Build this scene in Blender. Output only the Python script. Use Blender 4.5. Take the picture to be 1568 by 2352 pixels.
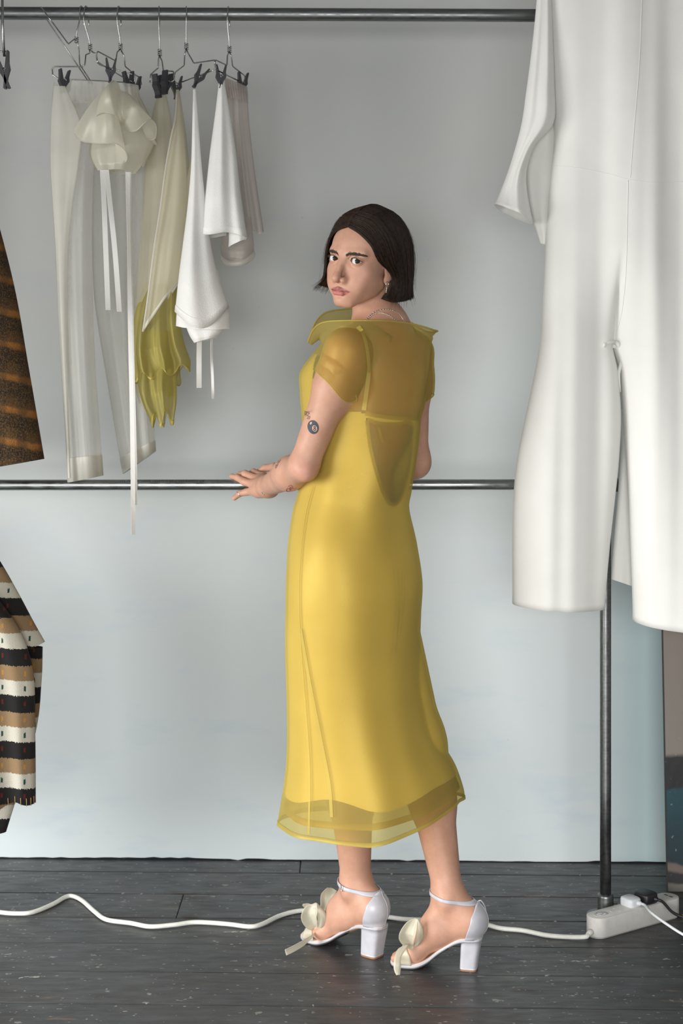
import bpy, bmesh, math, random
import numpy as np
from mathutils import Vector, Matrix

for o in list(bpy.data.objects):
    bpy.data.objects.remove(o, do_unlink=True)
scene = bpy.context.scene
COL = scene.collection
random.seed(7)
RNG = np.random.default_rng(7)

# ------------------------------------------------------------------ camera
F_PX = 3500.0            # focal length in pixels of the 1568 x 2352 frame
CAM_H = 1.32             # lens height, horizon on row 900
cam_d = bpy.data.cameras.new('camera')
cam_d.sensor_fit = 'HORIZONTAL'
cam_d.sensor_width = 24.0
cam_d.lens = 24.0 * F_PX / 1568.0
cam_d.shift_y = (900 - 1176) / 1568.0
cam_d.clip_start = 0.05
cam_d.dof.use_dof = True
cam_d.dof.focus_distance = 3.5
cam_d.dof.aperture_fstop = 4.0
cam = bpy.data.objects.new('camera', cam_d)
COL.objects.link(cam)
cam.location = (0, 0, CAM_H)
cam.rotation_euler = (math.pi / 2, 0, 0)
scene.camera = cam

# ------------------------------------------------------------------ world, window light, exposure
world = bpy.data.worlds.new('world')
scene.world = world
world.use_nodes = True
world.node_tree.nodes['Background'].inputs[0].default_value = (0.80, 0.89, 1.0, 1)
world.node_tree.nodes['Background'].inputs[1].default_value = 1.0

def area(name, loc, size, size_y, power, color, target, spread=180):
    l = bpy.data.lights.new(name, 'AREA')
    l.shape = 'RECTANGLE'; l.size = size; l.size_y = size_y
    l.energy = power; l.color = color
    l.spread = math.radians(spread)        # narrowed spread, set to keep the light off the upper room
    o = bpy.data.objects.new(name, l); COL.objects.link(o)
    o.location = loc
    d = Vector(target) - Vector(loc)
    o.rotation_euler = d.to_track_quat('-Z', 'Y').to_euler()
    return o

# daylight standing in the window openings of the room behind the photographer; it falls downwards from the sky
area('daylight_side_window', (-2.62, 1.85, 1.02), 1.8, 1.5, 114, (1.0, 0.995, 0.97), (-0.4, 2.1, -0.35), 150)
area('daylight_front_window', (-0.25, -1.60, 1.15), 2.6, 1.5, 172, (1.0, 0.995, 0.975), (-0.2, 1.4, -1.95), 146)

vs = scene.view_settings
vs.view_transform = 'Standard'
vs.look = 'None'
vs.exposure = 0.0
vs.gamma = 1.0
vs.use_curve_mapping = False

# ------------------------------------------------------------------ helpers
def P(px, py, d):
    """photo pixel at a given distance -> world point"""
    return Vector(((px - 784) / F_PX * d, d, CAM_H - (py - 900) / F_PX * d))

def PN(px, py, d):
    return np.array([(px - 784) / F_PX * d, d, CAM_H - (py - 900) / F_PX * d])

def tag(o, label=None, cat=None, group=None, kind=None):
    if label: o['label'] = label
    if cat: o['category'] = cat
    if group: o['group'] = group
    if kind: o['kind'] = kind
    return o

def empty(name, loc=(0, 0, 0), label=None, cat=None, group=None):
    o = bpy.data.objects.new(name, None); COL.objects.link(o)
    o.location = loc
    o.empty_display_size = 0.05
    return tag(o, label, cat, group)

def obj(name, verts, faces, mat, parent=None, smooth=True):
    """one mesh object; verts are world coordinates, origin at the parent's origin"""
    me = bpy.data.meshes.new(name)
    if parent is not None:
        off = parent.matrix_world.translation if parent.parent is None else parent.location
        off = np.array(PLOC[parent.name])
    else:
        off = np.zeros(3)
    v = np.asarray(verts, dtype=float).reshape(-1, 3) - off
    if isinstance(faces, np.ndarray):
        faces = faces.tolist()
    me.from_pydata(v.tolist(), [], faces)
    me.update()
    if smooth:
        me.polygons.foreach_set('use_smooth', [True] * len(me.polygons))
    if mat is not None:
        me.materials.append(mat)
    o = bpy.data.objects.new(name, me); COL.objects.link(o)
    if parent is not None:
        o.parent = parent
    PLOC[o.name] = tuple(off)
    return o

PLOC = {}
def root(name, loc, label, cat, group=None):
    o = empty(name, loc, label, cat, group)
    PLOC[o.name] = tuple(loc)
    return o

def top(o, label, cat, group=None):
    """a thing that is one mesh: move its origin to its base"""
    me = o.data
    n = len(me.vertices)
    a = np.empty(n * 3); me.vertices.foreach_get('co', a); a = a.reshape(-1, 3)
    c = np.array([a[:, 0].mean(), a[:, 1].mean(), a[:, 2].min()])
    me.vertices.foreach_set('co', (a - c).ravel()); me.update()
    o.location = c
    PLOC[o.name] = tuple(c)
    return tag(o, label, cat, group)

class MB:
    """collects shapes into one mesh"""
    def __init__(s): s.v = []; s.f = []
    def add(s, v, f):
        n = len(s.v)
        s.v.extend([tuple(x) for x in v]); s.f.extend([tuple(i + n for i in q) for q in f]); return s
    def box(s, c, h, rot=None, bev=0.0):
        c = Vector(c); out = []
        for x in (-1, 1):
            for y in (-1, 1):
                for z in (-1, 1):
                    p = Vector((x * h[0], y * h[1], z * h[2]))
                    if rot is not None: p = rot @ p
                    out.append(c + p)
        return s.add(out, [(0, 1, 3, 2), (4, 6, 7, 5), (0, 4, 5, 1), (2, 3, 7, 6), (0, 2, 6, 4), (1, 5, 7, 3)])
    def tube(s, pts, r, n=8, cap=True, closed=False):
        v, f = tube(pts, r, n, cap, closed); return s.add(v, f)
    def build(s, name, mat, parent=None, smooth=True):
        return obj(name, s.v, s.f, mat, parent, smooth)

def catmull(pts, n):
    """n points on a Catmull-Rom curve through pts (rows of an array)"""
    p = np.asarray(pts, float)
    if p.ndim == 1: p = p[:, None]
    m = len(p)
    t = np.linspace(0, m - 1, n)
    i = np.clip(t.astype(int), 0, m - 2); u = (t - i)[:, None]
    g = lambda k: p[np.clip(k, 0, m - 1)]
    p0, p1, p2, p3 = g(i - 1), g(i), g(i + 1), g(i + 2)
    p0 = np.where((i == 0)[:, None], 2 * p1 - p2, p0)
    p3 = np.where((i == m - 2)[:, None], 2 * p2 - p1, p3)
    return 0.5 * (2 * p1 + (p2 - p0) * u + (2 * p0 - 5 * p1 + 4 * p2 - p3) * u ** 2 + (3 * p1 - p0 - 3 * p2 + p3) * u ** 3)

def tube(pts, r, n=8, cap=True, closed=False):
    p = np.asarray([tuple(x) for x in pts], float); m = len(p)
    r = np.full(m, r) if np.isscalar(r) else np.asarray(r, float)
    if closed:
        tg = np.roll(p, -1, 0) - np.roll(p, 1, 0)
    else:
        tg = np.gradient(p, axis=0)
    tg /= np.linalg.norm(tg, axis=1)[:, None] + 1e-12
    a = np.array([0, 0, 1.0]) if abs(tg[0][2]) < 0.9 else np.array([1.0, 0, 0])
    nv = np.cross(tg[0], a); nv /= np.linalg.norm(nv)
    V = []
    ang = np.arange(n) * 2 * math.pi / n
    for k in range(m):
        nv = nv - tg[k] * nv.dot(tg[k]); nv /= np.linalg.norm(nv) + 1e-12
        b = np.cross(tg[k], nv)
        V.append(p[k] + r[k] * (np.cos(ang)[:, None] * nv + np.sin(ang)[:, None] * b))
    V = np.concatenate(V)
    Fc = []
    for k in range(m if closed else m - 1):
        a0 = k * n; b0 = ((k + 1) % m) * n
        for j in range(n):
            j2 = (j + 1) % n
            Fc.append((a0 + j, a0 + j2, b0 + j2, b0 + j))
    if cap and not closed:
        Fc.append(tuple(range(n - 1, -1, -1))); Fc.append(tuple((m - 1) * n + j for j in range(n)))
    return V.tolist(), Fc

def grid_faces(rows, cols, wrap=False):
    f = []
    cc = cols if wrap else cols - 1
    for i in range(rows - 1):
        for j in range(cc):
            j2 = (j + 1) % cols
            f.append((i * cols + j, i * cols + j2, (i + 1) * cols + j2, (i + 1) * cols + j))
    return f

def ribbon(pts, w, side, n=None, thick=0.0006):
    """flat band along pts (array), half width w, side = direction(s) of its width"""
    p = np.asarray([tuple(x) for x in pts], float)
    side = np.asarray(side, float)
    if side.ndim == 1: side = np.tile(side, (len(p), 1))
    w = np.full(len(p), w) if np.isscalar(w) else np.asarray(w, float)
    side = side / np.linalg.norm(side, axis=1)[:, None]
    tg = np.gradient(p, axis=0); tg /= np.linalg.norm(tg, axis=1)[:, None] + 1e-9
    nn = np.cross(side, tg); nn /= np.linalg.norm(nn, axis=1)[:, None] + 1e-9
    V = []
    for k in range(len(p)):
        for a, b in ((-1, -1), (1, -1), (1, 1), (-1, 1)):
            V.append(p[k] + a * w[k] * side[k] + b * thick * nn[k])
    Fc = []
    for k in range(len(p) - 1):
        for j in range(4):
            j2 = (j + 1) % 4
            Fc.append((k * 4 + j, k * 4 + j2, k * 4 + 4 + j2, k * 4 + 4 + j))
    m = (len(p) - 1) * 4
    Fc.append((3, 2, 1, 0)); Fc.append((m, m + 1, m + 2, m + 3))
    return V, Fc

# ------------------------------------------------------------------ materials
def mat_new(name):
    m = bpy.data.materials.new(name); m.use_nodes = True
    nt = m.node_tree
    return m, nt, nt.nodes['Principled BSDF'], nt.nodes['Material Output']

def nd(nt, kind, **kw):
    n = nt.nodes.new(kind)
    for k, v in kw.items():
        if k.startswith('i_'):
            key = k[2:]
            key = int(key) if key.isdigit() else key.replace('_', ' ')
            n.inputs[key].default_value = v
        else:
            setattr(n, k, v)
    return n

def coords(nt, scale=(1, 1, 1), kind='Object'):
    tc = nd(nt, 'ShaderNodeTexCoord'); mp = nd(nt, 'ShaderNodeMapping')
    mp.inputs['Scale'].default_value = scale
    nt.links.new(tc.outputs[kind], mp.inputs['Vector'])
    return mp.outputs['Vector']

def noise(nt, vec, scale, detail=4, rough=0.5):
    n = nd(nt, 'ShaderNodeTexNoise'); n.inputs['Scale'].default_value = scale
    n.inputs['Detail'].default_value = detail; n.inputs['Roughness'].default_value = rough
    nt.links.new(vec, n.inputs['Vector']); return n.outputs['Fac']

def ramp(nt, fac, stops):
    r = nd(nt, 'ShaderNodeValToRGB'); e = r.color_ramp.elements
    while len(e) < len(stops): e.new(0.5)
    for k, (p, c) in enumerate(stops):
        e[k].position = p; e[k].color = (c, c, c, 1) if np.isscalar(c) else (*c, 1)
    nt.links.new(fac, r.inputs['Fac']); return r.outputs['Color']

def mixc(nt, fac, a, b, mode='MIX'):
    m = nd(nt, 'ShaderNodeMix', data_type='RGBA', blend_type=mode)
    for sock, val in ((m.inputs[0], fac), (m.inputs[6], a), (m.inputs[7], b)):
        if isinstance(val, bpy.types.NodeSocket): nt.links.new(val, sock)
        elif np.isscalar(val): sock.default_value = val
        else: sock.default_value = (*val, 1)
    return m.outputs[2]

def math_n(nt, op, a, b=0.0, clamp=False):
    m = nd(nt, 'ShaderNodeMath', operation=op, use_clamp=clamp)
    for s, v in ((m.inputs[0], a), (m.inputs[1], b)):
        if isinstance(v, bpy.types.NodeSocket): nt.links.new(v, s)
        else: s.default_value = v
    return m.outputs[0]

def bump(nt, bs, h, strength=0.2, dist=0.002):
    b = nd(nt, 'ShaderNodeBump'); b.inputs['Strength'].default_value = strength; b.inputs['Distance'].default_value = dist
    nt.links.new(h, b.inputs['Height']); nt.links.new(b.outputs['Normal'], bs.inputs['Normal'])

def plain(name, c, rough=0.5, metal=0.0, var=0.06, scale=30, spec=0.5):
    m, nt, bs, out = mat_new(name)
    v = coords(nt)
    n = noise(nt, v, scale)
    hi = tuple(min(1, x * (1 + var)) for x in c); lo = tuple(x * (1 - var) for x in c)
    nt.links.new(ramp(nt, n, [(0.3, lo), (0.7, hi)]), bs.inputs['Base Color'])
    bs.inputs['Roughness'].default_value = rough; bs.inputs['Metallic'].default_value = metal
    bs.inputs['Specular IOR Level'].default_value = spec
    return m

def fabric(name, c, rough=0.7, sheen=0.2, weave=900, wstr=0.15, transl=0.0, var=0.04):
    """opaque cloth with a fine weave"""
    m, nt, bs, out = mat_new(name)
    v = coords(nt)
    n = noise(nt, v, 14)
    nt.links.new(ramp(nt, n, [(0.3, tuple(x * (1 - var) for x in c)), (0.7, tuple(min(1, x * (1 + var)) for x in c))]), bs.inputs['Base Color'])
    bs.inputs['Roughness'].default_value = rough
    bs.inputs['Sheen Weight'].default_value = sheen
    bs.inputs['Specular IOR Level'].default_value = 0.3
    w = noise(nt, v, weave, 1)
    bump(nt, bs, w, wstr, 0.0006)
    if transl > 0:
        tr = nd(nt, 'ShaderNodeBsdfTranslucent'); tr.inputs['Color'].default_value = (*c, 1)
        mx = nd(nt, 'ShaderNodeMixShader'); mx.inputs[0].default_value = transl
        nt.links.new(bs.outputs[0], mx.inputs[1]); nt.links.new(tr.outputs[0], mx.inputs[2])
        nt.links.new(mx.outputs[0], out.inputs['Surface'])
    return m

def sheer(name, c, opacity=0.5, edge=0.25, rough=0.6, tint=None, transl=0.45):
    """organza: threads that scatter light with open gaps between them; denser where seen at a slant"""
    m, nt, bs, out = mat_new(name)
    nt.nodes.remove(bs)
    v = coords(nt)
    n = noise(nt, v, 9, 3)
    col = ramp(nt, n, [(0.3, tuple(x * 0.94 for x in c)), (0.7, tuple(min(1, x * 1.05) for x in c))])
    df = nd(nt, 'ShaderNodeBsdfDiffuse'); tl = nd(nt, 'ShaderNodeBsdfTranslucent')
    nt.links.new(col, df.inputs[0]); nt.links.new(col, tl.inputs[0])
    gl = nd(nt, 'ShaderNodeBsdfGlossy'); gl.inputs['Roughness'].default_value = 0.45
    gl.inputs['Color'].default_value = (*[min(1, x * 1.1 + 0.08) for x in c], 1)
    a = nd(nt, 'ShaderNodeMixShader'); a.inputs[0].default_value = transl
    nt.links.new(df.outputs[0], a.inputs[1]); nt.links.new(tl.outputs[0], a.inputs[2])
    b = nd(nt, 'ShaderNodeMixShader'); b.inputs[0].default_value = 0.10
    nt.links.new(a.outputs[0], b.inputs[1]); nt.links.new(gl.outputs[0], b.inputs[2])
    tp = nd(nt, 'ShaderNodeBsdfTransparent')
    tp.inputs[0].default_value = (*(tint or (1, 1, 1)), 1)
    lw = nd(nt, 'ShaderNodeLayerWeight'); lw.inputs['Blend'].default_value = 0.35
    fac = math_n(nt, 'MULTIPLY', lw.outputs['Facing'], edge)
    fac = math_n(nt, 'ADD', fac, opacity, True)
    mx = nd(nt, 'ShaderNodeMixShader'); nt.links.new(fac, mx.inputs[0])
    nt.links.new(tp.outputs[0], mx.inputs[1]); nt.links.new(b.outputs[0], mx.inputs[2])
    nt.links.new(mx.outputs[0], out.inputs['Surface'])
    return m

M = {}
# ------------------------------------------------------------------ materials of the room
def make_wall_mat():
    m, nt, bs, out = mat_new('painted_plaster')
    v = coords(nt)
    big = noise(nt, v, 1.3, 3); mid = noise(nt, coords(nt, (1, 1, 3)), 4.0, 5, 0.6)
    c = ramp(nt, big, [(0.32, (0.615, 0.625, 0.615)), (0.68, (0.66, 0.655, 0.635))])
    # the colour turns cooler towards the bottom; streaky blue smears in it
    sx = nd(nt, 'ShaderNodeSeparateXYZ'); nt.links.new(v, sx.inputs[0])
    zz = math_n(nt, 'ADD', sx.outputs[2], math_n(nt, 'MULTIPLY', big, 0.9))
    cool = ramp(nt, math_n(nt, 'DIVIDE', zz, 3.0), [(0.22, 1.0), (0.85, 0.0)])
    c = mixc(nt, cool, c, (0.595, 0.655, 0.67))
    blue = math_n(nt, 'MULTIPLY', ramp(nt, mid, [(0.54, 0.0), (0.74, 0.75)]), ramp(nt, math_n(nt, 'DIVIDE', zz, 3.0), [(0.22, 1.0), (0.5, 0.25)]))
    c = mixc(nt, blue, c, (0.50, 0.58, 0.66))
    # the far right stretch turns to a greener blue
    right_tint = ramp(nt, math_n(nt, 'MULTIPLY', math_n(nt, 'ADD', sx.outputs[0], math_n(nt, 'MULTIPLY', mid, 0.05)), 1.0), [(0.74, 0.0), (0.86, 0.8)])
    c = mixc(nt, right_tint, c, (0.43, 0.56, 0.585))
    sp = noise(nt, v, 60, 2); spot = ramp(nt, sp, [(0.79, 0.0), (0.83, 0.35)])
    c = mixc(nt, spot, c, (0.42, 0.36, 0.30))
    nt.links.new(c, bs.inputs['Base Color'])
    bs.inputs['Roughness'].default_value = 0.75
    bump(nt, bs, noise(nt, v, 120, 4), 0.06, 0.002)
    return m

def make_board_mat():
    m, nt, bs, out = mat_new('worn_grey_floor_paint')
    oi = nd(nt, 'ShaderNodeObjectInfo')
    tc = nd(nt, 'ShaderNodeTexCoord')
    off = nd(nt, 'ShaderNodeVectorMath', operation='MULTIPLY_ADD')
    nt.links.new(oi.outputs['Random'], off.inputs[0]); off.inputs[1].default_value = (37, 19, 5)
    nt.links.new(tc.outputs['Object'], off.inputs[2])
    base = off.outputs[0]
    def sc(s):
        mp = nd(nt, 'ShaderNodeMapping'); mp.inputs['Scale'].default_value = s
        nt.links.new(base, mp.inputs['Vector']); return mp.outputs[0]
    tone = math_n(nt, 'MULTIPLY_ADD', oi.outputs['Random'], 0.35)
    c = ramp(nt, noise(nt, sc((1.6, 5, 5)), 2.6, 6, 0.62), [(0.28, (0.027, 0.027, 0.028)), (0.5, (0.043, 0.044, 0.046)), (0.75, (0.072, 0.075, 0.078))])
    br = ramp(nt, noise(nt, sc((1.2, 4, 4)), 2.0, 4, 0.6), [(0.45, 0.0), (0.75, 0.5)])
    c = mixc(nt, br, c, (0.062, 0.054, 0.046))
    st = ramp(nt, noise(nt, sc((2.5, 60, 60)), 3.0, 4, 0.6), [(0.35, 0.88), (0.65, 1.08)])
    c = mixc(nt, 1.0, c, st, 'MULTIPLY')
    def spots(scale, size, keep, fuzz, col, amount, warp):
        """scattered flecks: cells of a stretched pattern, only some of them filled"""
        vo = nd(nt, 'ShaderNodeTexVoronoi'); vo.inputs['Scale'].default_value = 1.0
        wv = nd(nt, 'ShaderNodeVectorMath', operation='MULTIPLY_ADD')
        nz = nd(nt, 'ShaderNodeTexNoise'); nz.inputs['Scale'].default_value = fuzz; nz.inputs['Detail'].default_value = 4
        nt.links.new(base, nz.inputs['Vector'])
        nt.links.new(nz.outputs['Color'], wv.inputs[0]); wv.inputs[1].default_value = (warp, warp, 0); nt.links.new(sc(scale), wv.inputs[2])
        nt.links.new(wv.outputs[0], vo.inputs['Vector'])
        se = nd(nt, 'ShaderNodeSeparateColor'); nt.links.new(vo.outputs['Color'], se.inputs[0])
        on = math_n(nt, 'GREATER_THAN', se.outputs[0], keep)
        rad = math_n(nt, 'MULTIPLY', se.outputs[1], size)
        d = math_n(nt, 'SUBTRACT', rad, vo.outputs['Distance'])
        f = math_n(nt, 'MULTIPLY', ramp(nt, math_n(nt, 'MULTIPLY', d, 14.0), [(0.0, 0.0), (0.6, 1.0)]), on)
        return mixc(nt, math_n(nt, 'MULTIPLY', f, amount), c, col)
    c = spots((6.0, 16, 0), 0.28, 0.50, 8, (0.026, 0.017, 0.012), 0.85, 0.35)        # dark knots
    c = spots((6.0, 34, 0), 0.26, 0.72, 14, (0.13, 0.085, 0.052), 0.75, 0.8)         # bare wood
    c = spots((42, 80, 0), 0.36, 0.87, 60, (0.27, 0.26, 0.24), 0.7, 1.8)           # pale chips
    c = spots((90, 150, 0), 0.36, 0.82, 110, (0.34, 0.33, 0.31), 0.7, 1.4)            # fine pale flecks
    c = spots((9, 40, 0), 0.20, 0.90, 50, (0.46, 0.45, 0.41), 0.8, 1.6)              # splashes of white paint
    c = spots((30, 50, 0), 0.16, 0.965, 30, (0.20, 0.015, 0.025), 0.9, 0.6)          # a few red drops
    nt.links.new(c, bs.inputs['Base Color'])
    ro = ramp(nt, noise(nt, sc((4, 14, 14)), 4.0, 4), [(0.3, 0.30), (0.7, 0.50)])
    nt.links.new(ro, bs.inputs['Roughness'])
    hb = math_n(nt, 'ADD', noise(nt, sc((6, 90, 90)), 3, 4), noise(nt, sc((30, 60, 60)), 2.4, 5))
    bump(nt, bs, hb, 0.25, 0.0015)
    return m

def make_tube_mat(name, c, rough):
    m, nt, bs, out = mat_new(name)
    v = coords(nt)
    n = noise(nt, coords(nt, (3, 30, 30)), 6, 5, 0.6)
    nt.links.new(ramp(nt, n, [(0.3, tuple(x * 0.65 for x in c)), (0.7, c)]), bs.inputs['Base Color'])
    bs.inputs['Metallic'].default_value = 1.0
    r = ramp(nt, noise(nt, v, 45, 4), [(0.3, rough - 0.08), (0.7, rough + 0.12)])
    nt.links.new(r, bs.inputs['Roughness'])
    return m

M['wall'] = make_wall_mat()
M['board'] = make_board_mat()
M['subfloor'] = plain('subfloor', (0.018, 0.016, 0.015), 0.9)
M['tube'] = make_tube_mat('galvanised_tube', (0.42, 0.44, 0.44), 0.34)
M['tube_dark'] = make_tube_mat('dull_galvanised_tube', (0.26, 0.27, 0.27), 0.40)
M['ceiling'] = plain('ceiling_paint', (0.42, 0.42, 0.42), 0.9)
M['roomwall'] = plain('room_wall_paint', (0.46, 0.45, 0.43), 0.9)
M['frame'] = plain('window_frame_paint', (0.6, 0.6, 0.58), 0.5)

# ------------------------------------------------------------------ room shell (turned a little against the camera)
YAW = -0.026
WALL_Y = 4.285
def RY(x, y):          # point in the room frame -> world
    return (x, y + YAW * x)

def slab(name, x0, x1, y0, y1, z0, z1, mat, kind='structure'):
    v = []
    for x in (x0, x1):
        for y in (y0, y1):
            for z in (z0, z1):
                X, Y = RY(x, y); v.append((X, Y, z))
    f = [(0, 1, 3, 2), (4, 6, 7, 5), (0, 4, 5, 1), (2, 3, 7, 6), (0, 2, 6, 4), (1, 5, 7, 3)]
    o = obj(name, v, f, mat, None, False)
    if kind: o['kind'] = kind
    PLOC[o.name] = (0, 0, 0)
    return o

X0, X1, Y0, ZC = -2.7, 3.0, -1.7, 3.0
floor = slab('floor', X0, X1, Y0, WALL_Y + 0.3, -0.06, -0.021, M['subfloor'])
# the white wall hangs a finger above the boards: a dark crack runs under it
def wall_back():
    n = 240
    v = []
    rr = random.Random(3)
    for k in range(n):
        x = X0 + (X1 - X0) * k / (n - 1)
        zb = 0.0045 + 0.0012 * math.sin(x * 9) + (rr.random() ** 6) * 0.004 - (0.004 if rr.random() < 0.06 else 0)
        X, Y = RY(x, WALL_Y); v.append((X, Y, zb)); v.append((X, Y, ZC)); v.append((X, Y + 0.12, zb)); v.append((X, Y + 0.12, ZC))
    f = []
    for k in range(n - 1):
        a = 4 * k; b = a + 4
        f += [(a, b, b + 1, a + 1), (a + 3, b + 3, b + 2, a + 2), (a + 2, b + 2, b, a)]
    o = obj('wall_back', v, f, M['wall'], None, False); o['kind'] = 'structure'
wall_back()
slab('ceiling', X0, X1, Y0, WALL_Y + 0.12, ZC, ZC + 0.1, M['ceiling'])
slab('wall_right', X1, X1 + 0.1, Y0, WALL_Y + 0.12, -0.02, ZC, M['roomwall'])
def wall_with_window(name, fn, a0, a1, w0, w1, z0, z1):
    """four slabs round an opening, one mesh; fn(a, t, z) -> point"""
    mb = MB()
    for (p0, p1, q0, q1) in ((a0, w0, -0.02, ZC), (w1, a1, -0.02, ZC), (w0, w1, -0.02, z0), (w0, w1, z1, ZC)):
        v = [fn(a, t, z) for a in (p0, p1) for t in (0, 0.1) for z in (q0, q1)]
        mb.add(v, [(0, 1, 3, 2), (4, 6, 7, 5), (0, 4, 5, 1), (2, 3, 7, 6), (0, 2, 6, 4), (1, 5, 7, 3)])
    o = mb.build(name, M['roomwall'], None, False); o['kind'] = 'structure'; PLOC[o.name] = (0, 0, 0)
    return o
def window(name, fn, w0, w1, z0, z1):
    mb = MB()
    g = 0.03
    for (p0, p1, q0, q1) in ((w0, w1, z0, z0 + g), (w0, w1, z1 - g, z1), (w0, w0 + g, z0, z1), (w1 - g, w1, z0, z1),
                             ((w0 + w1) / 2 - g / 2, (w0 + w1) / 2 + g / 2, z0, z1), (w0, w1, (z0 + z1) / 2 - g / 2, (z0 + z1) / 2 + g / 2)):
        v = [fn(a, t, z) for a in (p0, p1) for t in (0.05, 0.09) for z in (q0, q1)]
        mb.add(v, [(0, 1, 3, 2), (4, 6, 7, 5), (0, 4, 5, 1), (2, 3, 7, 6), (0, 2, 6, 4), (1, 5, 7, 3)])
    o = mb.build(name, M['frame'], None, False); o['kind'] = 'structure'
fl = lambda a, t, z: (X0 - t, a + YAW * X0, z)
ff = lambda a, t, z: (a, Y0 - t + YAW * a, z)
wall_with_window('wall_left', fl, Y0, WALL_Y + 0.12, 0.85, 2.80, 0.30, 1.90)
window('window_1', fl, 0.85, 2.80, 0.30, 1.90)
wall_with_window('wall_front', ff, X0, X1, -1.60, 1.10, 0.30, 2.0)
window('window_2', ff, -1.60, 1.10, 0.30, 2.0)

# floorboards: every board its own piece
def board(x0, x1, y0, y1, rr):
    g = 0.0016; b = 0.0022; t = 0.02
    dz = rr.uniform(-0.0012, 0.0012)
    xa, xb, ya, yb = x0 + 0.0008, x1 - 0.0008, y0 + g, y1 - g
    v = []
    for (i, z) in ((0.0, -t), (0.0, -b), (b, 0.0)):
        for (x, y) in ((xa + i, ya + i), (xb - i, ya + i), (xb - i, yb - i), (xa + i, yb - i)):
            X, Y = RY(x, y); v.append((X, Y, z + dz))
    f = [(3, 2, 1, 0), (8, 9, 10, 11)]
    for r in (0, 4):
        for j in range(4):
            f.append((r + j, r + (j + 1) % 4, r + 4 + (j + 1) % 4, r + 4 + j))
    o = obj('floorboard', v, f, M['board'], floor, False)
    # own origin at its middle so that the grain differs from board to board
    c = np.array([(x0 + x1) / 2, (y0 + y1) / 2 + YAW * (x0 + x1) / 2, 0])
    a = np.empty(len(o.data.vertices) * 3); o.data.vertices.foreach_get('co', a)
    o.data.vertices.foreach_set('co', (a.reshape(-1, 3) - c).ravel()); o.location = c
rr = random.Random(11)
joint = {1: [-0.415], 3: [0.95], 2: [0.215], 0: [-1.3], 4: [-0.95], 5: [1.2], 6: [-0.3]}
yj = 4.174
for k in range(-1, 16):
    yb, ya = yj - 0.18 * k, yj - 0.18 * (k + 1)
    xs = [X0 + 0.02] + joint.get(k, [rr.uniform(-1.2, 1.2)]) + [X1 - 0.02]
    for x0, x1 in zip(xs[:-1], xs[1:]):
        board(x0, x1, ya, yb, rr)
yb = yj - 0.18 * 16
o = slab('floor', X0, X1, Y0, yb - 0.002, -0.021, -0.0005, M['board'])
# ------------------------------------------------------------------ implicit surfaces (for the body: one smooth skin)
def rcone(a, b, r1, r2):
    a = np.asarray(a, float); b = np.asarray(b, float); ba = b - a; L2 = ba.dot(ba) + 1e-12
    def f(p):
        h = np.clip((p - a) @ ba / L2, 0, 1)
        q = p - a - h[:, None] * ba
        return np.sqrt(np.einsum('ij,ij->i', q, q)) - (r1 + (r2 - r1) * h)
    f.bs = ((a + b) / 2, math.sqrt(L2) / 2 + max(r1, r2))
    return f

def ell(c, r, rot=None):
    c = np.asarray(c, float); r = np.asarray(r, float)
    def f(p):
        q = p - c
        if rot is not None: q = q @ rot          # columns of rot = local axes
        q = q / r; k0 = np.sqrt(np.einsum('ij,ij->i', q, q))
        q = q / r; k1 = np.sqrt(np.einsum('ij,ij->i', q, q)) + 1e-9
        return k0 * (k0 - 1.0) / k1
    f.bs = (c, r.max())
    return f

def smin(a, b, k):
    h = np.maximum(k - np.abs(a - b), 0) / k
    return np.minimum(a, b) - h * h * k * 0.25

def smax(a, b, k):
    return -smin(-a, -b, k)

def union(fs, k, cull=None):
    def f(p):
        d = None
        if cull: lo = p.min(0); hi = p.max(0)
        for q in fs:
            if isinstance(q, tuple): q, kk = q
            else: kk = k
            if cull and d is not None:
                c, r = q.bs
                if np.linalg.norm(np.maximum(np.maximum(lo - c, c - hi), 0)) - r > cull: continue
            x = q(p)
            d = x if d is None else smin(d, x, kk)
        return d
    return f

def bounded(f, c, r):
    c = np.asarray(c, float)
    def g(p):
        dist = np.linalg.norm(p - c, axis=1) - r
        out = dist + 0.02
        m = dist < 0.02
        if m.any(): out[m] = f(p[m])
        return out
    return g

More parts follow.
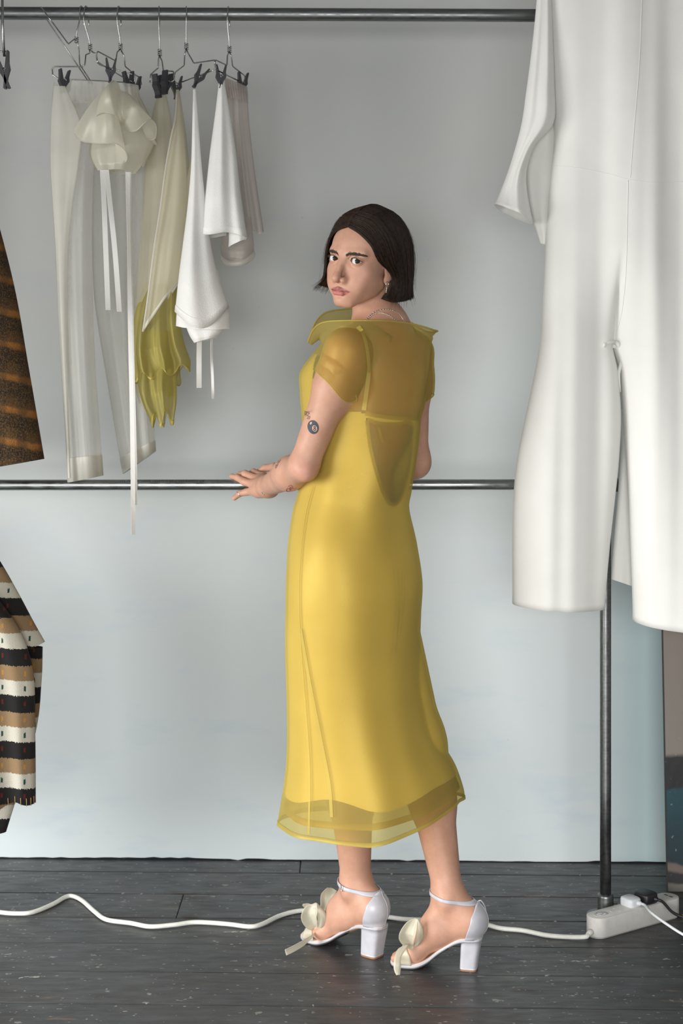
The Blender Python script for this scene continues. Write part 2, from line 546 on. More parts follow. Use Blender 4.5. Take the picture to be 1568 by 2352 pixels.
def sdf_mesh(f, lo, hi, h, step=4, proj=1):
    lo = np.asarray(lo, float); hi = np.asarray(hi, float)
    nc = np.ceil((hi - lo) / (h * step)).astype(int)
    n = nc * step + 1
    cg = [lo[i] + np.arange(nc[i] + 1) * h * step for i in range(3)]
    CP = np.stack(np.meshgrid(*cg, indexing='ij'), -1).reshape(-1, 3)
    cv = f(CP).reshape(nc + 1)
    m = np.full(nc, np.inf)
    mn = np.full(nc, np.inf); mx = np.full(nc, -np.inf)
    for dx in (0, 1):
        for dy in (0, 1):
            for dz in (0, 1):
                s = cv[dx:dx + nc[0], dy:dy + nc[1], dz:dz + nc[2]]
                m = np.minimum(m, np.abs(s)); mn = np.minimum(mn, s); mx = np.maximum(mx, s)
    act = (m < h * step * 1.15) | ((mn < 0) & (mx > 0))
    vol = np.repeat(np.repeat(np.repeat(cv[:-1, :-1, :-1], step, 0), step, 1), step, 2)
    vol = np.pad(vol, ((0, 1), (0, 1), (0, 1)), mode='edge').astype(np.float32)
    a = np.repeat(np.repeat(np.repeat(act, step, 0), step, 1), step, 2)
    A = np.zeros(n, bool)
    for dx in (0, 1):
        for dy in (0, 1):
            for dz in (0, 1):
                A[dx:dx + n[0] - 1, dy:dy + n[1] - 1, dz:dz + n[2] - 1] |= a
    idx = np.argwhere(A)
    idx = idx[np.argsort(idx[:, 2], kind='stable')]
    val = np.empty(len(idx), np.float32)
    for s in range(0, len(idx), 60000):
        val[s:s + 60000] = f(lo + idx[s:s + 60000] * h)
    vol[tuple(idx.T)] = val
    ins = vol < 0
    # cells with a sign change
    c = np.zeros(n - 1, np.int8)
    for dx in (0, 1):
        for dy in (0, 1):
            for dz in (0, 1):
                c += ins[dx:dx + n[0] - 1, dy:dy + n[1] - 1, dz:dz + n[2] - 1]
    cell = (c > 0) & (c < 8)
    ci = np.argwhere(cell)
    vid = np.full(n - 1, -1, np.int64); vid[tuple(ci.T)] = np.arange(len(ci))
    acc = np.zeros((len(ci), 3)); cnt = np.zeros(len(ci))
    corners = [(x, y, z) for x in (0, 1) for y in (0, 1) for z in (0, 1)]
    for i, ca in enumerate(corners):
        for cb in corners[i + 1:]:
            if sum(abs(ca[k] - cb[k]) for k in range(3)) != 1: continue
            va = vol[tuple((ci + ca).T)].astype(float); vb = vol[tuple((ci + cb).T)].astype(float)
            x = (va < 0) != (vb < 0)
            t = np.where(x, va / np.where(x, va - vb, 1), 0)
            pt = np.array(ca) + t[:, None] * (np.array(cb) - np.array(ca))
            acc += np.where(x[:, None], pt, 0); cnt += x
    V = lo + (ci + acc / cnt[:, None]) * h
    faces = []
    for ax in range(3):
        o1, o2 = (ax + 1) % 3, (ax + 2) % 3
        sl0 = [slice(None)] * 3; sl1 = [slice(None)] * 3
        sl0[ax] = slice(0, n[ax] - 1); sl1[ax] = slice(1, n[ax])
        ch = ins[tuple(sl0)] != ins[tuple(sl1)]
        e = np.argwhere(ch)
        e = e[(e[:, o1] > 0) & (e[:, o2] > 0) & (e[:, o1] < n[o1] - 1) & (e[:, o2] < n[o2] - 1)]
        d1 = np.zeros(3, int); d1[o1] = 1; d2 = np.zeros(3, int); d2[o2] = 1
        q = np.stack([vid[tuple((e - d1 - d2).T)], vid[tuple((e - d2).T)], vid[tuple(e.T)], vid[tuple((e - d1).T)]], 1)
        flip = ~ins[tuple(e.T)]
        q[flip] = q[flip][:, ::-1]
        faces.append(q)
    Fq = np.concatenate(faces)
    Fq = Fq[(Fq >= 0).all(1)]
    eps = h * 0.5
    for _ in range(proj):
        od = np.argsort(V[:, 2])
        for s in range(0, len(V), 60000):
            ii = od[s:s + 60000]; W = V[ii]
            d = f(W)
            g = np.stack([f(W + np.eye(3)[k] * eps) - d for k in range(3)], 1) / eps
            stp = np.clip(d / ((g * g).sum(1) + 1e-3), -h * 0.6, h * 0.6)
            V[ii] = W - g * stp[:, None]
    return V, Fq

def drop(V, Fq, inside):
    """remove the faces whose corners all satisfy inside(V)"""
    m = inside(V)
    Fq = Fq[~m[Fq].all(1)]
    used = np.unique(Fq); mp = np.full(len(V), -1); mp[used] = np.arange(len(used))
    return V[used], mp[Fq]
# ------------------------------------------------------------------ the woman: skeleton and skin
FW = np.array([-0.81, 0.586, 0]); FW /= np.linalg.norm(FW)       # her chest points to the left and away
RT = np.array([FW[1], -FW[0], 0])                                 # her right
LT = -RT
UP = np.array([0, 0, 1.0])
BROT = np.stack([RT, FW, UP], 1)

# ---- head frame (millimetres): x her left, y out of the face, z up
def head_axes():
    yaw = math.radians(38.0)
    f = np.array([-math.sin(yaw), -math.cos(yaw), 0.0])
    l = np.array([-f[1], f[0], 0.0])
    pit = math.radians(-2.0); rol = math.radians(9.0)
    f2 = f * math.cos(pit) + UP * math.sin(pit); u2 = UP * math.cos(pit) - f * math.sin(pit)
    l3 = l * math.cos(rol) - u2 * math.sin(rol); u3 = u2 * math.cos(rol) + l * math.sin(rol)
    return np.stack([l3, f2, u3], 1)
HR = head_axes()
H0 = PN(838, 599, 3.53)
def h2w(p): return H0 + (np.asarray(p, float) / 1000.0) @ HR.T
def w2h(p): return ((np.asarray(p, float) - H0) @ HR) * 1000.0

EYE = {s: np.array([s * 32.5, 71.0, 0.0]) for s in (-1, 1)}
def eye_lens(q, s):
    """2-D almond of the lid opening round an eye (mm); q = points relative to the eye centre"""
    x = q[:, 0] * s; z = q[:, 2] - 0.06 * x
    hw = 15.0
    t = np.clip(x / hw, -1.2, 1.2)
    up = 7.4 * (1 - np.abs(t + 0.08) ** 2.3) - 0.5
    lo = -5.9 * (1 - np.abs(t - 0.08) ** 2.2) - 0.3
    return np.maximum(z - up, lo - z)

def face_local():
    K = []
    base = union([
        ell((0, -12, 36), (71, 92, 80)),
        (ell((0, 22, 20), (63, 64, 66)), 22),
        (ell((0, 26, -34), (51, 56, 58)), 26),
        (ell((0, 42, -68), (34, 38, 33)), 20),
        (ell((0, 70, -91), (17, 15, 16)), 18),
        (rcone((47, 2, -50), (16, 61, -96), 10, 11), 16),
        (rcone((-47, 2, -50), (-16, 61, -96), 10, 11), 16),
        (ell((40, 49, -27), (21, 20, 20)), 24),
        (ell((-40, 49, -27), (21, 20, 20)), 24),
        (ell((41, 28, -50), (16, 34, 26)), 22),
        (ell((-41, 28, -50), (16, 34, 26)), 22),
        (ell((25, 63, -55), (21, 17, 26)), 18),
        (ell((-25, 63, -55), (21, 17, 26)), 18),
        (ell((0, 66, -66), (26, 18, 20)), 14),
        (rcone((12, 79, 18), (44, 66, 17), 7.5, 7), 12),
        (rcone((-12, 79, 18), (-44, 66, 17), 7.5, 7), 12),
    ], 20)
    sockets = [ell((s * 31.5, 89, 0), (18, 13, 11.5)) for s in (-1, 1)]
    nose = union([
        rcone((0, 79, 8), (0, 98, -32), 7.2, 7.8),
        (ell((0, 102, -42), (10.0, 9.5, 9.0)), 8),
        (ell((12.6, 88, -46), (7.6, 10.5, 8.0)), 5),
        (ell((-12.6, 88, -46), (7.6, 10.5, 8.0)), 5),
        (rcone((0, 101, -47), (0, 85, -55), 4.2, 3.5), 5),
    ], 6)
    nostril = [ell((s * 6.2, 94, -52), (3.4, 5.5, 3.2)) for s in (-1, 1)]
    lips_u = union([rcone((1, 88.5, -66.4), (25, 74.5, -71.0), 4.6, 1.5), rcone((-1, 88.5, -66.4), (-25, 74.5, -71.0), 4.6, 1.5)], 3)
    lips_l = union([rcone((-9, 86.5, -76), (9, 86.5, -76), 6.0, 6.0), rcone((9, 86.5, -75.5), (24, 75.5, -72), 5.4, 1.5),
                    rcone((-9, 86.5, -75.5), (-24, 75.5, -72), 5.4, 1.5)], 3)
    line = union([rcone((0, 94, -70.6), (12, 90, -70.2), 1.3, 1.2), rcone((12, 90, -70.2), (26.5, 77.5, -72), 1.2, 0.8),
                  rcone((0, 94, -70.6), (-12, 90, -70.2), 1.3, 1.2), rcone((-12, 90, -70.2), (-26.5, 77.5, -72), 1.2, 0.8)], 1)
    phil = rcone((0, 92, -56), (0, 92, -63), 2.0, 2.2)
    chin_dip = ell((0, 92, -83), (16, 7, 4.5))
    ears = []
    for s in (-1, 1):
        ra = math.radians(18)
        rot = np.array([[math.cos(0.35), s * math.sin(0.35) * -1, 0], [s * math.sin(0.35), math.cos(0.35), 0], [0, 0, 1.0]])
        ear = ell((s * 71.5, -3, -10), (4.5, 15, 29), rot)
        bowl = ell((s * 76.5, 1, -8), (5, 8.5, 16), rot)
        lobe = ell((s * 69.5, 4, -37), (4.0, 7.5, 9.5), rot)
        ears.append(lambda p, e=ear, b=bowl, l=lobe: smin(smax(e(p), -b(p), 4), l(p), 6))
    balls = {s: ell(EYE[s], (14.2, 13.9, 13.4)) for s in (-1, 1)}
    hollow = {s: ell(EYE[s], (12.2, 12.2, 12.2)) for s in (-1, 1)}
    under = ell((0, 12, -122), (44, 44, 26))
    def f(p):
        d = base(p)
        d = smax(d, -under(p), 9)
        for q in sockets: d = smax(d, -q(p), 11)
        d = smin(d, nose(p), 9)
        for e in ears: d = smin(d, e(p), 5)
        for s in (-1, 1): d = smin(d, balls[s](p), 4.5)
        for s in (-1, 1):
            q = p - EYE[s]
            # crease of the upper lid
            cr = np.abs(np.sqrt(q[:, 0] ** 2 * 0.32 + (q[:, 2] - 0.5) ** 2) - 10.6) - 0.6
            cr = np.maximum(cr, np.maximum(-q[:, 2] + 3.0, 8 - q[:, 1]))
            d = smax(d, -cr, 1.6)
            # lid opening
            op = np.maximum(eye_lens(q, s), 2.0 - q[:, 1])
            d = smax(d, -op, 1.0)
        d = smax(d, -phil(p), 4)
        d = smax(d, -chin_dip(p), 8)
        d = smin(d, lips_u(p), 2.2); d = smin(d, lips_l(p), 2.2)
        d = smax(d, -line(p), 1.6)
        for q in nostril: d = smax(d, -q(p), 2.0)
        return d
    return f
FACE = face_local()
def head_w(p): return FACE(w2h(p)) / 1000.0
HEADF = bounded(head_w, h2w((0, -5, 5)), 0.165)

# ---- trunk
S = np.array([0.094, 3.570, 1.412])
SHL = S + LT * 0.148 + np.array([0.006, 0, 0]); SHR = S + RT * 0.130
NB = np.array([0.088, 3.568, 1.455])
CH = np.array([0.072, 3.575, 1.30]); WA = np.array([0.040, 3.575, 1.085]); HP = np.array([0.030, 3.575, 0.905])
ELB = PN(697, 1070, 3.470); WRI = PN(614, 1117, 3.728)
ELBR = PN(951, 1062, 3.705); WRIR = PN(880, 1104, 3.80)
KNL = np.array([0.000, 3.560, 0.50]); ANL = np.array([0.034, 3.602, 0.150])
KNR = np.array([0.178, 3.585, 0.50]); ANR = np.array([0.244, 3.505, 0.155])
HJL = HP + LT * 0.085 - UP * 0.05; HJR = HP + RT * 0.085 - UP * 0.05
neck_top = h2w((0, -24, -62))
sk = (neck_top - NB)
parts = [
    rcone(NB, neck_top, 0.051, 0.0455),
    (rcone(NB + UP * 0.012 - FW * 0.015, SHL + UP * 0.004, 0.044, 0.036), 0.05),
    (rcone(NB + UP * 0.012 - FW * 0.015, SHR + UP * 0.004, 0.044, 0.036), 0.05),
    (ell(CH, (0.128, 0.094, 0.17), BROT), 0.05),
    (ell(CH + UP * 0.05 - FW * 0.02, (0.135, 0.075, 0.10), BROT), 0.05),
    (ell(CH + FW * 0.082 + RT * 0.066 - UP * 0.02, (0.055, 0.045, 0.055), BROT), 0.04),
    (ell(CH + FW * 0.082 + LT * 0.066 - UP * 0.02, (0.055, 0.045, 0.055), BROT), 0.04),
    (ell(WA - FW * 0.002, (0.096, 0.070, 0.16), BROT), 0.045),
    (ell(HP, (0.132, 0.088, 0.12), BROT), 0.05),
    (ell(HP - FW * 0.052 + RT * 0.066 - UP * 0.03, (0.064, 0.050, 0.075), BROT), 0.04),
    (ell(HP - FW * 0.052 + LT * 0.066 - UP * 0.03, (0.064, 0.050, 0.075), BROT), 0.04),
    (rcone(SHL, SHL + (ELB - SHL) * 0.30, 0.043, 0.045), 0.04),
    (rcone(SHL + (ELB - SHL) * 0.25, ELB, 0.0445, 0.0325), 0.022),
    (rcone(ELB, ELB + (WRI - ELB) * 0.38, 0.0325, 0.0365), 0.02),
    (rcone(ELB + (WRI - ELB) * 0.32, WRI, 0.0380, 0.0240), 0.02),
    (ell(ELB + np.array([0.006, -0.026, -0.014]), (0.013, 0.011, 0.013)), 0.025),   # point of the elbow
    (rcone(SHR, SHR + (ELBR - SHR) * 0.30, 0.042, 0.041), 0.04),
    (rcone(SHR + (ELBR - SHR) * 0.25, ELBR, 0.041, 0.033), 0.03),
    (rcone(ELBR, WRIR, 0.036, 0.024), 0.03),
    (rcone(HJL, KNL, 0.075, 0.052), 0.04), (rcone(HJR, KNR, 0.075, 0.052), 0.03),
    (rcone(KNL, ANL + (KNL - ANL) * 0.62 - FW * 0.012, 0.050, 0.051), 0.04),
    (rcone(ANL + (KNL - ANL) * 0.62 - FW * 0.012, ANL + UP * 0.02, 0.051, 0.0345), 0.03),
    (rcone(KNR, ANR + (KNR - ANR) * 0.62 - FW * 0.010, 0.050, 0.051), 0.04),
    (rcone(ANR + (KNR - ANR) * 0.62 - FW * 0.010, ANR + UP * 0.02, 0.051, 0.0325), 0.03),
]
# tendons of the turned neck
c7 = h2w((52, -26, -46))
parts.append((rcone(c7, NB + FW * 0.050 + LT * 0.02 - UP * 0.012, 0.009, 0.009), 0.014))
trunk = union(parts, 0.05, 0.09)
trunk_only = union(parts[:11] + parts[19:25], 0.05, 0.09)

# ---- left hand on the rail
D_RAIL = 3.82
def finger(pts, rads, k=0.004):
    pts = [PN(*q) for q in pts]
    return union([rcone(pts[i], pts[i + 1], rads[i], rads[i + 1]) for i in range(len(pts) - 1)], k)
hand_fingers = [
    finger([(586, 1127, 3.768), (566, 1130, 3.785), (550, 1134, 3.790), (538, 1144, 3.788)], [0.0105, 0.0085, 0.0075, 0.0062]),
    finger([(584, 1113, 3.778), (560, 1106, 3.795), (545, 1097, 3.812), (532, 1094, 3.828)], [0.011, 0.0092, 0.0080, 0.0068]),
    finger([(590, 1101, 3.790), (563, 1089, 3.815), (551, 1091, 3.842), (549, 1106, 3.852)], [0.0112, 0.0095, 0.0085, 0.0070]),
    finger([(602, 1095, 3.800), (582, 1085, 3.828), (573, 1090, 3.852), (571, 1106, 3.858)], [0.0110, 0.0092, 0.0083, 0.0070]),
    finger([(640, 1092, 3.765), (630, 1073, 3.802), (609, 1075, 3.826), (592, 1085, 3.834)], [0.0135, 0.0105, 0.0090, 0.0075]),
]
palm = union([
    rcone(WRI, PN(588, 1126, 3.768), 0.0235, 0.0130),
    (rcone(PN(622, 1124, 3.732), PN(594, 1130, 3.760), 0.0200, 0.0150), 0.012),
    (rcone(WRI, PN(588, 1112, 3.776), 0.022, 0.0125), 0.012),
    (rcone(WRI, PN(596, 1103, 3.786), 0.021, 0.0125), 0.012),
    (rcone(WRI, PN(606, 1097, 3.796), 0.020, 0.0120), 0.012),
    (rcone(WRI + UP * 0.004, PN(640, 1090, 3.768), 0.018, 0.014), 0.014),
], 0.012)
def fing_all(p):
    d = None
    for f in hand_fingers:
        x = f(p); d = x if d is None else smin(d, x, 0.0022)
    return d
HC = PN(590, 1108, 3.79)
HANDF = bounded(lambda p: smin(palm(p), fing_all(p), 0.010), HC, 0.10)

# right hand resting on the rail beyond the skirt
rfing = [union([rcone(WRIR + q, WRIR + q + FW * 0.035, 0.010, 0.008), rcone(WRIR + q + FW * 0.035, WRIR + q + FW * 0.055 - UP * 0.022, 0.008, 0.0065)], 0.004)
         for q in [FW * 0.055 + RT * t for t in (-0.027, -0.009, 0.009, 0.027)]]
rpalm = union([rcone(WRIR, WRIR + FW * 0.055 + RT * t, 0.02, 0.012) for t in (-0.025, 0, 0.025)] + [rcone(WRIR + FW * 0.02, WRIR + FW * 0.045 + LT * 0.05, 0.014, 0.008)], 0.014)
HANDR = bounded(lambda p: smin(rpalm(p), union(rfing, 0.002)(p), 0.008), WRIR + FW * 0.05, 0.11)

# ---- feet (in high heels): u along the foot, w to its inner side, z up
class Foot:
    def __init__(s, heel, direction, inner, k=1.0):
        s.k = k
        s.o = np.array([heel[0], heel[1], 0.0]); d = np.array([*direction, 0.0]); s.d = d / np.linalg.norm(d)
        s.n = np.array([-s.d[1], s.d[0], 0]) * inner
    def __call__(s, u, w, z): return s.o + s.d * (u * s.k) + s.n * w + UP * z
FTL = Foot((0.0734, 3.568), (-0.785, 0.62), -1)
FTR = Foot((0.2930, 3.487), (-0.975, 0.22), 1, 0.86)
def foot_sdf(ft, an):
    q = []
    q.append(ell(ft(0.000, 0, 0.113), (0.030, 0.030, 0.034)))
    q.append((rcone(ft(0.002, 0, 0.115), an + UP * 0.02, 0.027, 0.031), 0.03))
    q.append((rcone(an - UP * 0.005, ft(0.098, 0.003, 0.088), 0.034, 0.027), 0.03))
    q.append((rcone(ft(0.000, 0, 0.108), ft(0.070, -0.006, 0.075), 0.027, 0.026), 0.03))
    q.append((rcone(ft(0.070, -0.004, 0.076), ft(0.135, -0.016, 0.032), 0.026, 0.017), 0.03))
    q.append((rcone(ft(0.098, 0.004, 0.085), ft(0.142, 0.018, 0.036), 0.027, 0.019), 0.03))
    q.append((rcone(ft(0.142, 0.018, 0.033), ft(0.137, -0.022, 0.028), 0.018, 0.015), 0.02))
    # ankle bones
    q.append((ell(an + ft.n * 0.030 + UP * 0.002, (0.012, 0.012, 0.014)), 0.018))
    q.append((ell(an - ft.n * 0.030 - UP * 0.006, (0.012, 0.012, 0.014)), 0.018))
    toes = []
    for (w, ln, r) in ((0.024, 0.196, 0.0112), (0.007, 0.200, 0.0084), (-0.006, 0.194, 0.0080), (-0.018, 0.186, 0.0077), (-0.030, 0.176, 0.0074)):
        toes.append(union([rcone(ft(0.145, w * 0.95, 0.030), ft(ln - 0.016, w, 0.026), r + 0.001, r), rcone(ft(ln - 0.016, w, 0.026), ft(ln, w, 0.018), r, r * 0.92)], 0.006))
    def f(p):
        d = union(q, 0.03)(p)
        t = None
        for x in toes:
            x = x(p); t = x if t is None else smin(t, x, 0.0018)
        return smin(d, t, 0.010)
    return f
FOOTL = bounded(foot_sdf(FTL, ANL), FTL(0.08, 0, 0.08), 0.17)
FOOTR = bounded(foot_sdf(FTR, ANR), FTR(0.08, 0, 0.08), 0.17)

def BODY(p):
    d = trunk(p)
    d = smin(d, HEADF(p), 0.013)
    d = smin(d, HANDF(p), 0.010)
    d = smin(d, HANDR(p), 0.010)
    d = smin(d, FOOTL(p), 0.018)
    d = smin(d, FOOTR(p), 0.018)
    return d

import time
def build_body():
    t0 = time.time()
    Vs, Fs = [], []
    hb = (np.array([-0.075, 3.385, 1.478]), np.array([0.185, 3.66, 1.745]))
    kb = (PN(520, 1160, 3.74) - 0.0, PN(665, 1050, 3.74) + 0.0)
    kb = (np.array([kb[0][0], 3.690, kb[0][2]]), np.array([kb[1][0], 3.885, kb[1][2]]))
    def inbox(V, b, m): return ((V > b[0] + m) & (V < b[1] - m)).all(1)
    v, f = sdf_mesh(BODY, (-0.36, 3.36, 0.0), (0.34, 3.95, 1.50), 0.0042)
    v, f = drop(v, f, lambda q: (q[:, 2] > 1.484) | inbox(q, kb, 0.006))
    Vs.append(v); Fs.append(f)
    v, f = sdf_mesh(BODY, hb[0], hb[1], 0.00115)
    Vs.append(v); Fs.append(f)
    v, f = sdf_mesh(BODY, kb[0], kb[1], 0.0013)
    Vs.append(v); Fs.append(f)
    n = 0; FF = []
    for v, f in zip(Vs, Fs):
        FF.append(f + n); n += len(v)
    print('BODYT', time.time() - t0, [len(q) for q in Vs])
    return np.concatenate(Vs), np.concatenate(FF)

def make_skin():
    m, nt, bs, out = mat_new('skin')
    v = coords(nt)
    at = nd(nt, 'ShaderNodeAttribute', attribute_name='tint')
    base = ramp(nt, noise(nt, v, 28, 5, 0.6), [(0.3, (0.465, 0.248, 0.170)), (0.7, (0.545, 0.305, 0.213))])
    fr = ramp(nt, noise(nt, v, 330, 2, 0.5), [(0.66, 0.0), (0.74, 0.45)])
    base = mixc(nt, fr, base, (0.33, 0.16, 0.10))
    c = mixc(nt, at.outputs['Alpha'], base, at.outputs['Color'])
    nt.links.new(c, bs.inputs['Base Color'])
    bs.inputs['Roughness'].default_value = 0.50
    bs.inputs['Specular IOR Level'].default_value = 0.35
    bs.inputs['Subsurface Weight'].default_value = 0.12
    bs.inputs['Subsurface Radius'].default_value = (0.010, 0.004, 0.002)
    bs.inputs['Subsurface Scale'].default_value = 0.5
    bump(nt, bs, noise(nt, v, 420, 3), 0.06, 0.0008)
    return m
M['skin'] = make_skin()

bv, bf = build_body()
person = obj('person', bv, bf, M['skin'])
PLOC['person'] = (0, 0, 0)
tag(person, 'dark-haired woman in a sheer mustard dress, looking over her shoulder, hand on the rail', 'person')

def tint_body():
    h = w2h(bv)
    col = np.zeros((len(bv), 4), np.float32)
    near = (np.abs(h[:, 0]) < 60) & (h[:, 1] > 20) & (h[:, 2] > -115) & (h[:, 2] < 60)
    x, y, z = h.T
    t = np.clip(np.abs(x) / 28.0, 0, 1)
    upc = -61.6 - 1.6 * np.exp(-(x / 3.4) ** 2) - 8.4 * t ** 1.6
    loc = -82.5 + 10.8 * t ** 2.2
    soft = lambda q, w: np.clip(q / w + 0.5, 0, 1)
    lip = soft(upc - z, 1.6) * soft(z - loc, 1.8) * soft(28.5 - np.abs(x), 3) * (y > 60)
    lip = np.where(near, lip, 0)
    lc = np.array([0.44, 0.120, 0.115]); lc2 = np.array([0.33, 0.095, 0.090])
    c = np.where((z > -70.6)[:, None], lc2, lc)
    ln = np.exp(-((z + 70.6) / 1.2) ** 2)[:, None] * 0.75
    c = c * (1 - ln) + np.array([0.13, 0.035, 0.035]) * ln
    col[:, :3] = c; col[:, 3] = lip * 0.80
    # rosy cheek, nose tip, elbow, knuckles
    for cc, r, a in (((40, 60, -40), 22, 0.35), ((-40, 60, -40), 22, 0.35), ((0, 100, -42), 12, 0.35)):
        wgt = np.exp(-((x - cc[0]) ** 2 + (y - cc[1]) ** 2 + (z - cc[2]) ** 2) / r ** 2) * a * (1 - col[:, 3])
        k = wgt > col[:, 3]
        col[k, :3] = (0.50, 0.215, 0.155); col[k, 3] = wgt[k]
    # dark inside of the nostrils, lid rims
    for s in (-1, 1):
        q = h - EYE[s]
        e = eye_lens(q, s)
        rim = np.exp(-(np.maximum(e, 0) / 1.3) ** 2) * (q[:, 1] > 1) * (np.abs(q[:, 0]) < 18) * 0.45
        rim = np.where(q[:, 2] > 0, rim, rim * 0.5)
        k = (rim > col[:, 3]); col[k, :3] = (0.20, 0.10, 0.08); col[k, 3] = rim[k]
    d = np.linalg.norm(bv - (ELB + np.array([0.006, -0.036, -0.012])), axis=1)
    wgt = np.exp(-(d / 0.022) ** 2) * 0.45
    k = wgt > col[:, 3]; col[k, :3] = (0.52, 0.22, 0.17); col[k, 3] = wgt[k]
    a = person.data.color_attributes.new('tint', 'FLOAT_COLOR', 'POINT')
    a.data.foreach_set('color', col.ravel())
tint_body()

def surf(pts, off=0.0, it=6):
    """pull world points onto the skin (then off metres out of it)"""
    p = np.array(pts, float)
    e = 0.0006
    for _ in range(it):
        d = BODY(p) - off
        g = np.stack([BODY(p + np.eye(3)[k] * e) - BODY(p - np.eye(3)[k] * e) for k in range(3)], 1) / (2 * e)
        p = p - g * (d / ((g * g).sum(1) + 1e-4))[:, None]
    return p

# ---- eyes
def make_eye_mat():
    m, nt, bs, out = mat_new('eyeball')
    v = coords(nt)
    sp = nd(nt, 'ShaderNodeSeparateXYZ'); nt.links.new(v, sp.inputs[0])
    r = math_n(nt, 'SQRT', math_n(nt, 'ADD', math_n(nt, 'POWER', sp.outputs[0], 2.0), math_n(nt, 'POWER', sp.outputs[1], 2.0)))
    fr = math_n(nt, 'MULTIPLY', r, 100.0)       # 0..1 = centre..10 mm
    c = ramp(nt, fr, [(0.0, (0.004, 0.003, 0.003)), (0.20, (0.004, 0.003, 0.003)), (0.26, (0.040, 0.025, 0.014)), (0.50, (0.028, 0.018, 0.011)),
                      (0.57, (0.015, 0.011, 0.009)), (0.64, (0.62, 0.60, 0.585))])
    nt.links.new(c, bs.inputs['Base Color'])
    bs.inputs['Roughness'].default_value = 0.22
    bs.inputs['Specular IOR Level'].default_value = 0.2
    bs.inputs['Coat Weight'].default_value = 0.12
    bs.inputs['Coat Roughness'].default_value = 0.03
    return m
M['eye'] = make_eye_mat()
def eyeball(s):
    c = h2w(EYE[s]); R = 0.0121
    v = []; f = []
    nu, nv = 32, 24
    for i in range(nv + 1):
        th = math.pi * i / nv
        rad = R + (0.0006 * max(0, math.cos(th)) ** 8)
        for j in range(nu):
            ph = 2 * math.pi * j / nu
            v.append((rad * math.sin(th) * math.cos(ph), rad * math.sin(th) * math.sin(ph), rad * math.cos(th)))
    f = grid_faces(nv + 1, nu, True)
    o = obj('eye', v, f, M['eye'], None)
    o.location = c
    tgt = Vector((0, 0, CAM_H)) - Vector(c)
    o.rotation_euler = tgt.to_track_quat('Z', 'Y').to_euler()
    o.parent = person
    PLOC[o.name] = tuple(c)
for s in (-1, 1): eyeball(s)

# ---- brows, lashes
M['brow'] = plain('brow_hair', (0.040, 0.026, 0.018), 0.7)
rr = random.Random(5)
for s in (-1, 1):
    mb = MB()
    roots = []; tips = []; wd = []
    for k in range(850):
        t = rr.random() ** 0.9
        x = 11 + 43 * t
        zc = 10.4 + 5.6 * math.sin(t * 2.35) - 0.4 * t
        wdt = 5.2 * (1 - 0.80 * t ** 1.6) * (0.75 + 0.25 * min(1, t * 6))
        zz = zc + rr.gauss(0, 0.5) * wdt
        ln = rr.uniform(4.0, 7.0) * (1 - 0.3 * t)
        ang = math.radians(38 - 38 * min(1, t * 2.2) - 16 * t + rr.uniform(-12, 12) - (zz - zc) * 5)
        yb_ = 90 - 23 * t ** 1.7; roots.append(h2w((s * x, yb_, zz))); tips.append(h2w((s * (x + ln * math.cos(ang)), yb_ - 3.0 * t, zz + ln * math.sin(ang)))); wd.append(rr.uniform(0.00018, 0.00032))
    a = surf(roots, 0.0001); b = surf(tips, 0.0008); mid = surf((a + b) / 2, 0.0009)
    for p0, p1, p2, w in zip(a, mid, b, wd):
        mb.tube([p0, p1, p2], [w, w * 0.9, w * 0.25], 4)
    mb.build('eyebrow', M['brow'], person)
    lb = MB()
    for k in range(34):
        t = -0.9 + 1.85 * k / 33
        x = t * 15; z = 7.4 * (1 - abs(t + 0.08) ** 2.3) - 0.5 + 0.06 * x
        p0 = EYE[s] + np.array([s * x, 0, z]); p0[1] = EYE[s][1] + math.sqrt(max(0.1, 13.9 ** 2 - x * x * 0.95 - z * z)) - 0.3
        d = np.array([s * (t * 2.4 + 1.0), 3.6, 1.4 + rr.uniform(-0.3, 0.3)])
        lb.tube([h2w(p0), h2w(p0 + d * 0.5 + np.array([0, 0, -0.5])), h2w(p0 + d)], [0.00032, 0.00026, 0.00008], 4)
    lid = []
    for k in range(24):
        t = -0.97 + 1.94 * k / 23
        x = t * 15; z = 7.4 * (1 - abs(t + 0.08) ** 2.3) - 0.7 + 0.06 * x
        lid.append(h2w((EYE[s][0] + s * x, EYE[s][1] + math.sqrt(max(0.1, 13.6 ** 2 - x * x * 0.95 - z * z)), EYE[s][2] + z)))
    lb.tube(lid, 0.0006, 6)
    lb.build('eyelashes', M['brow'], person)
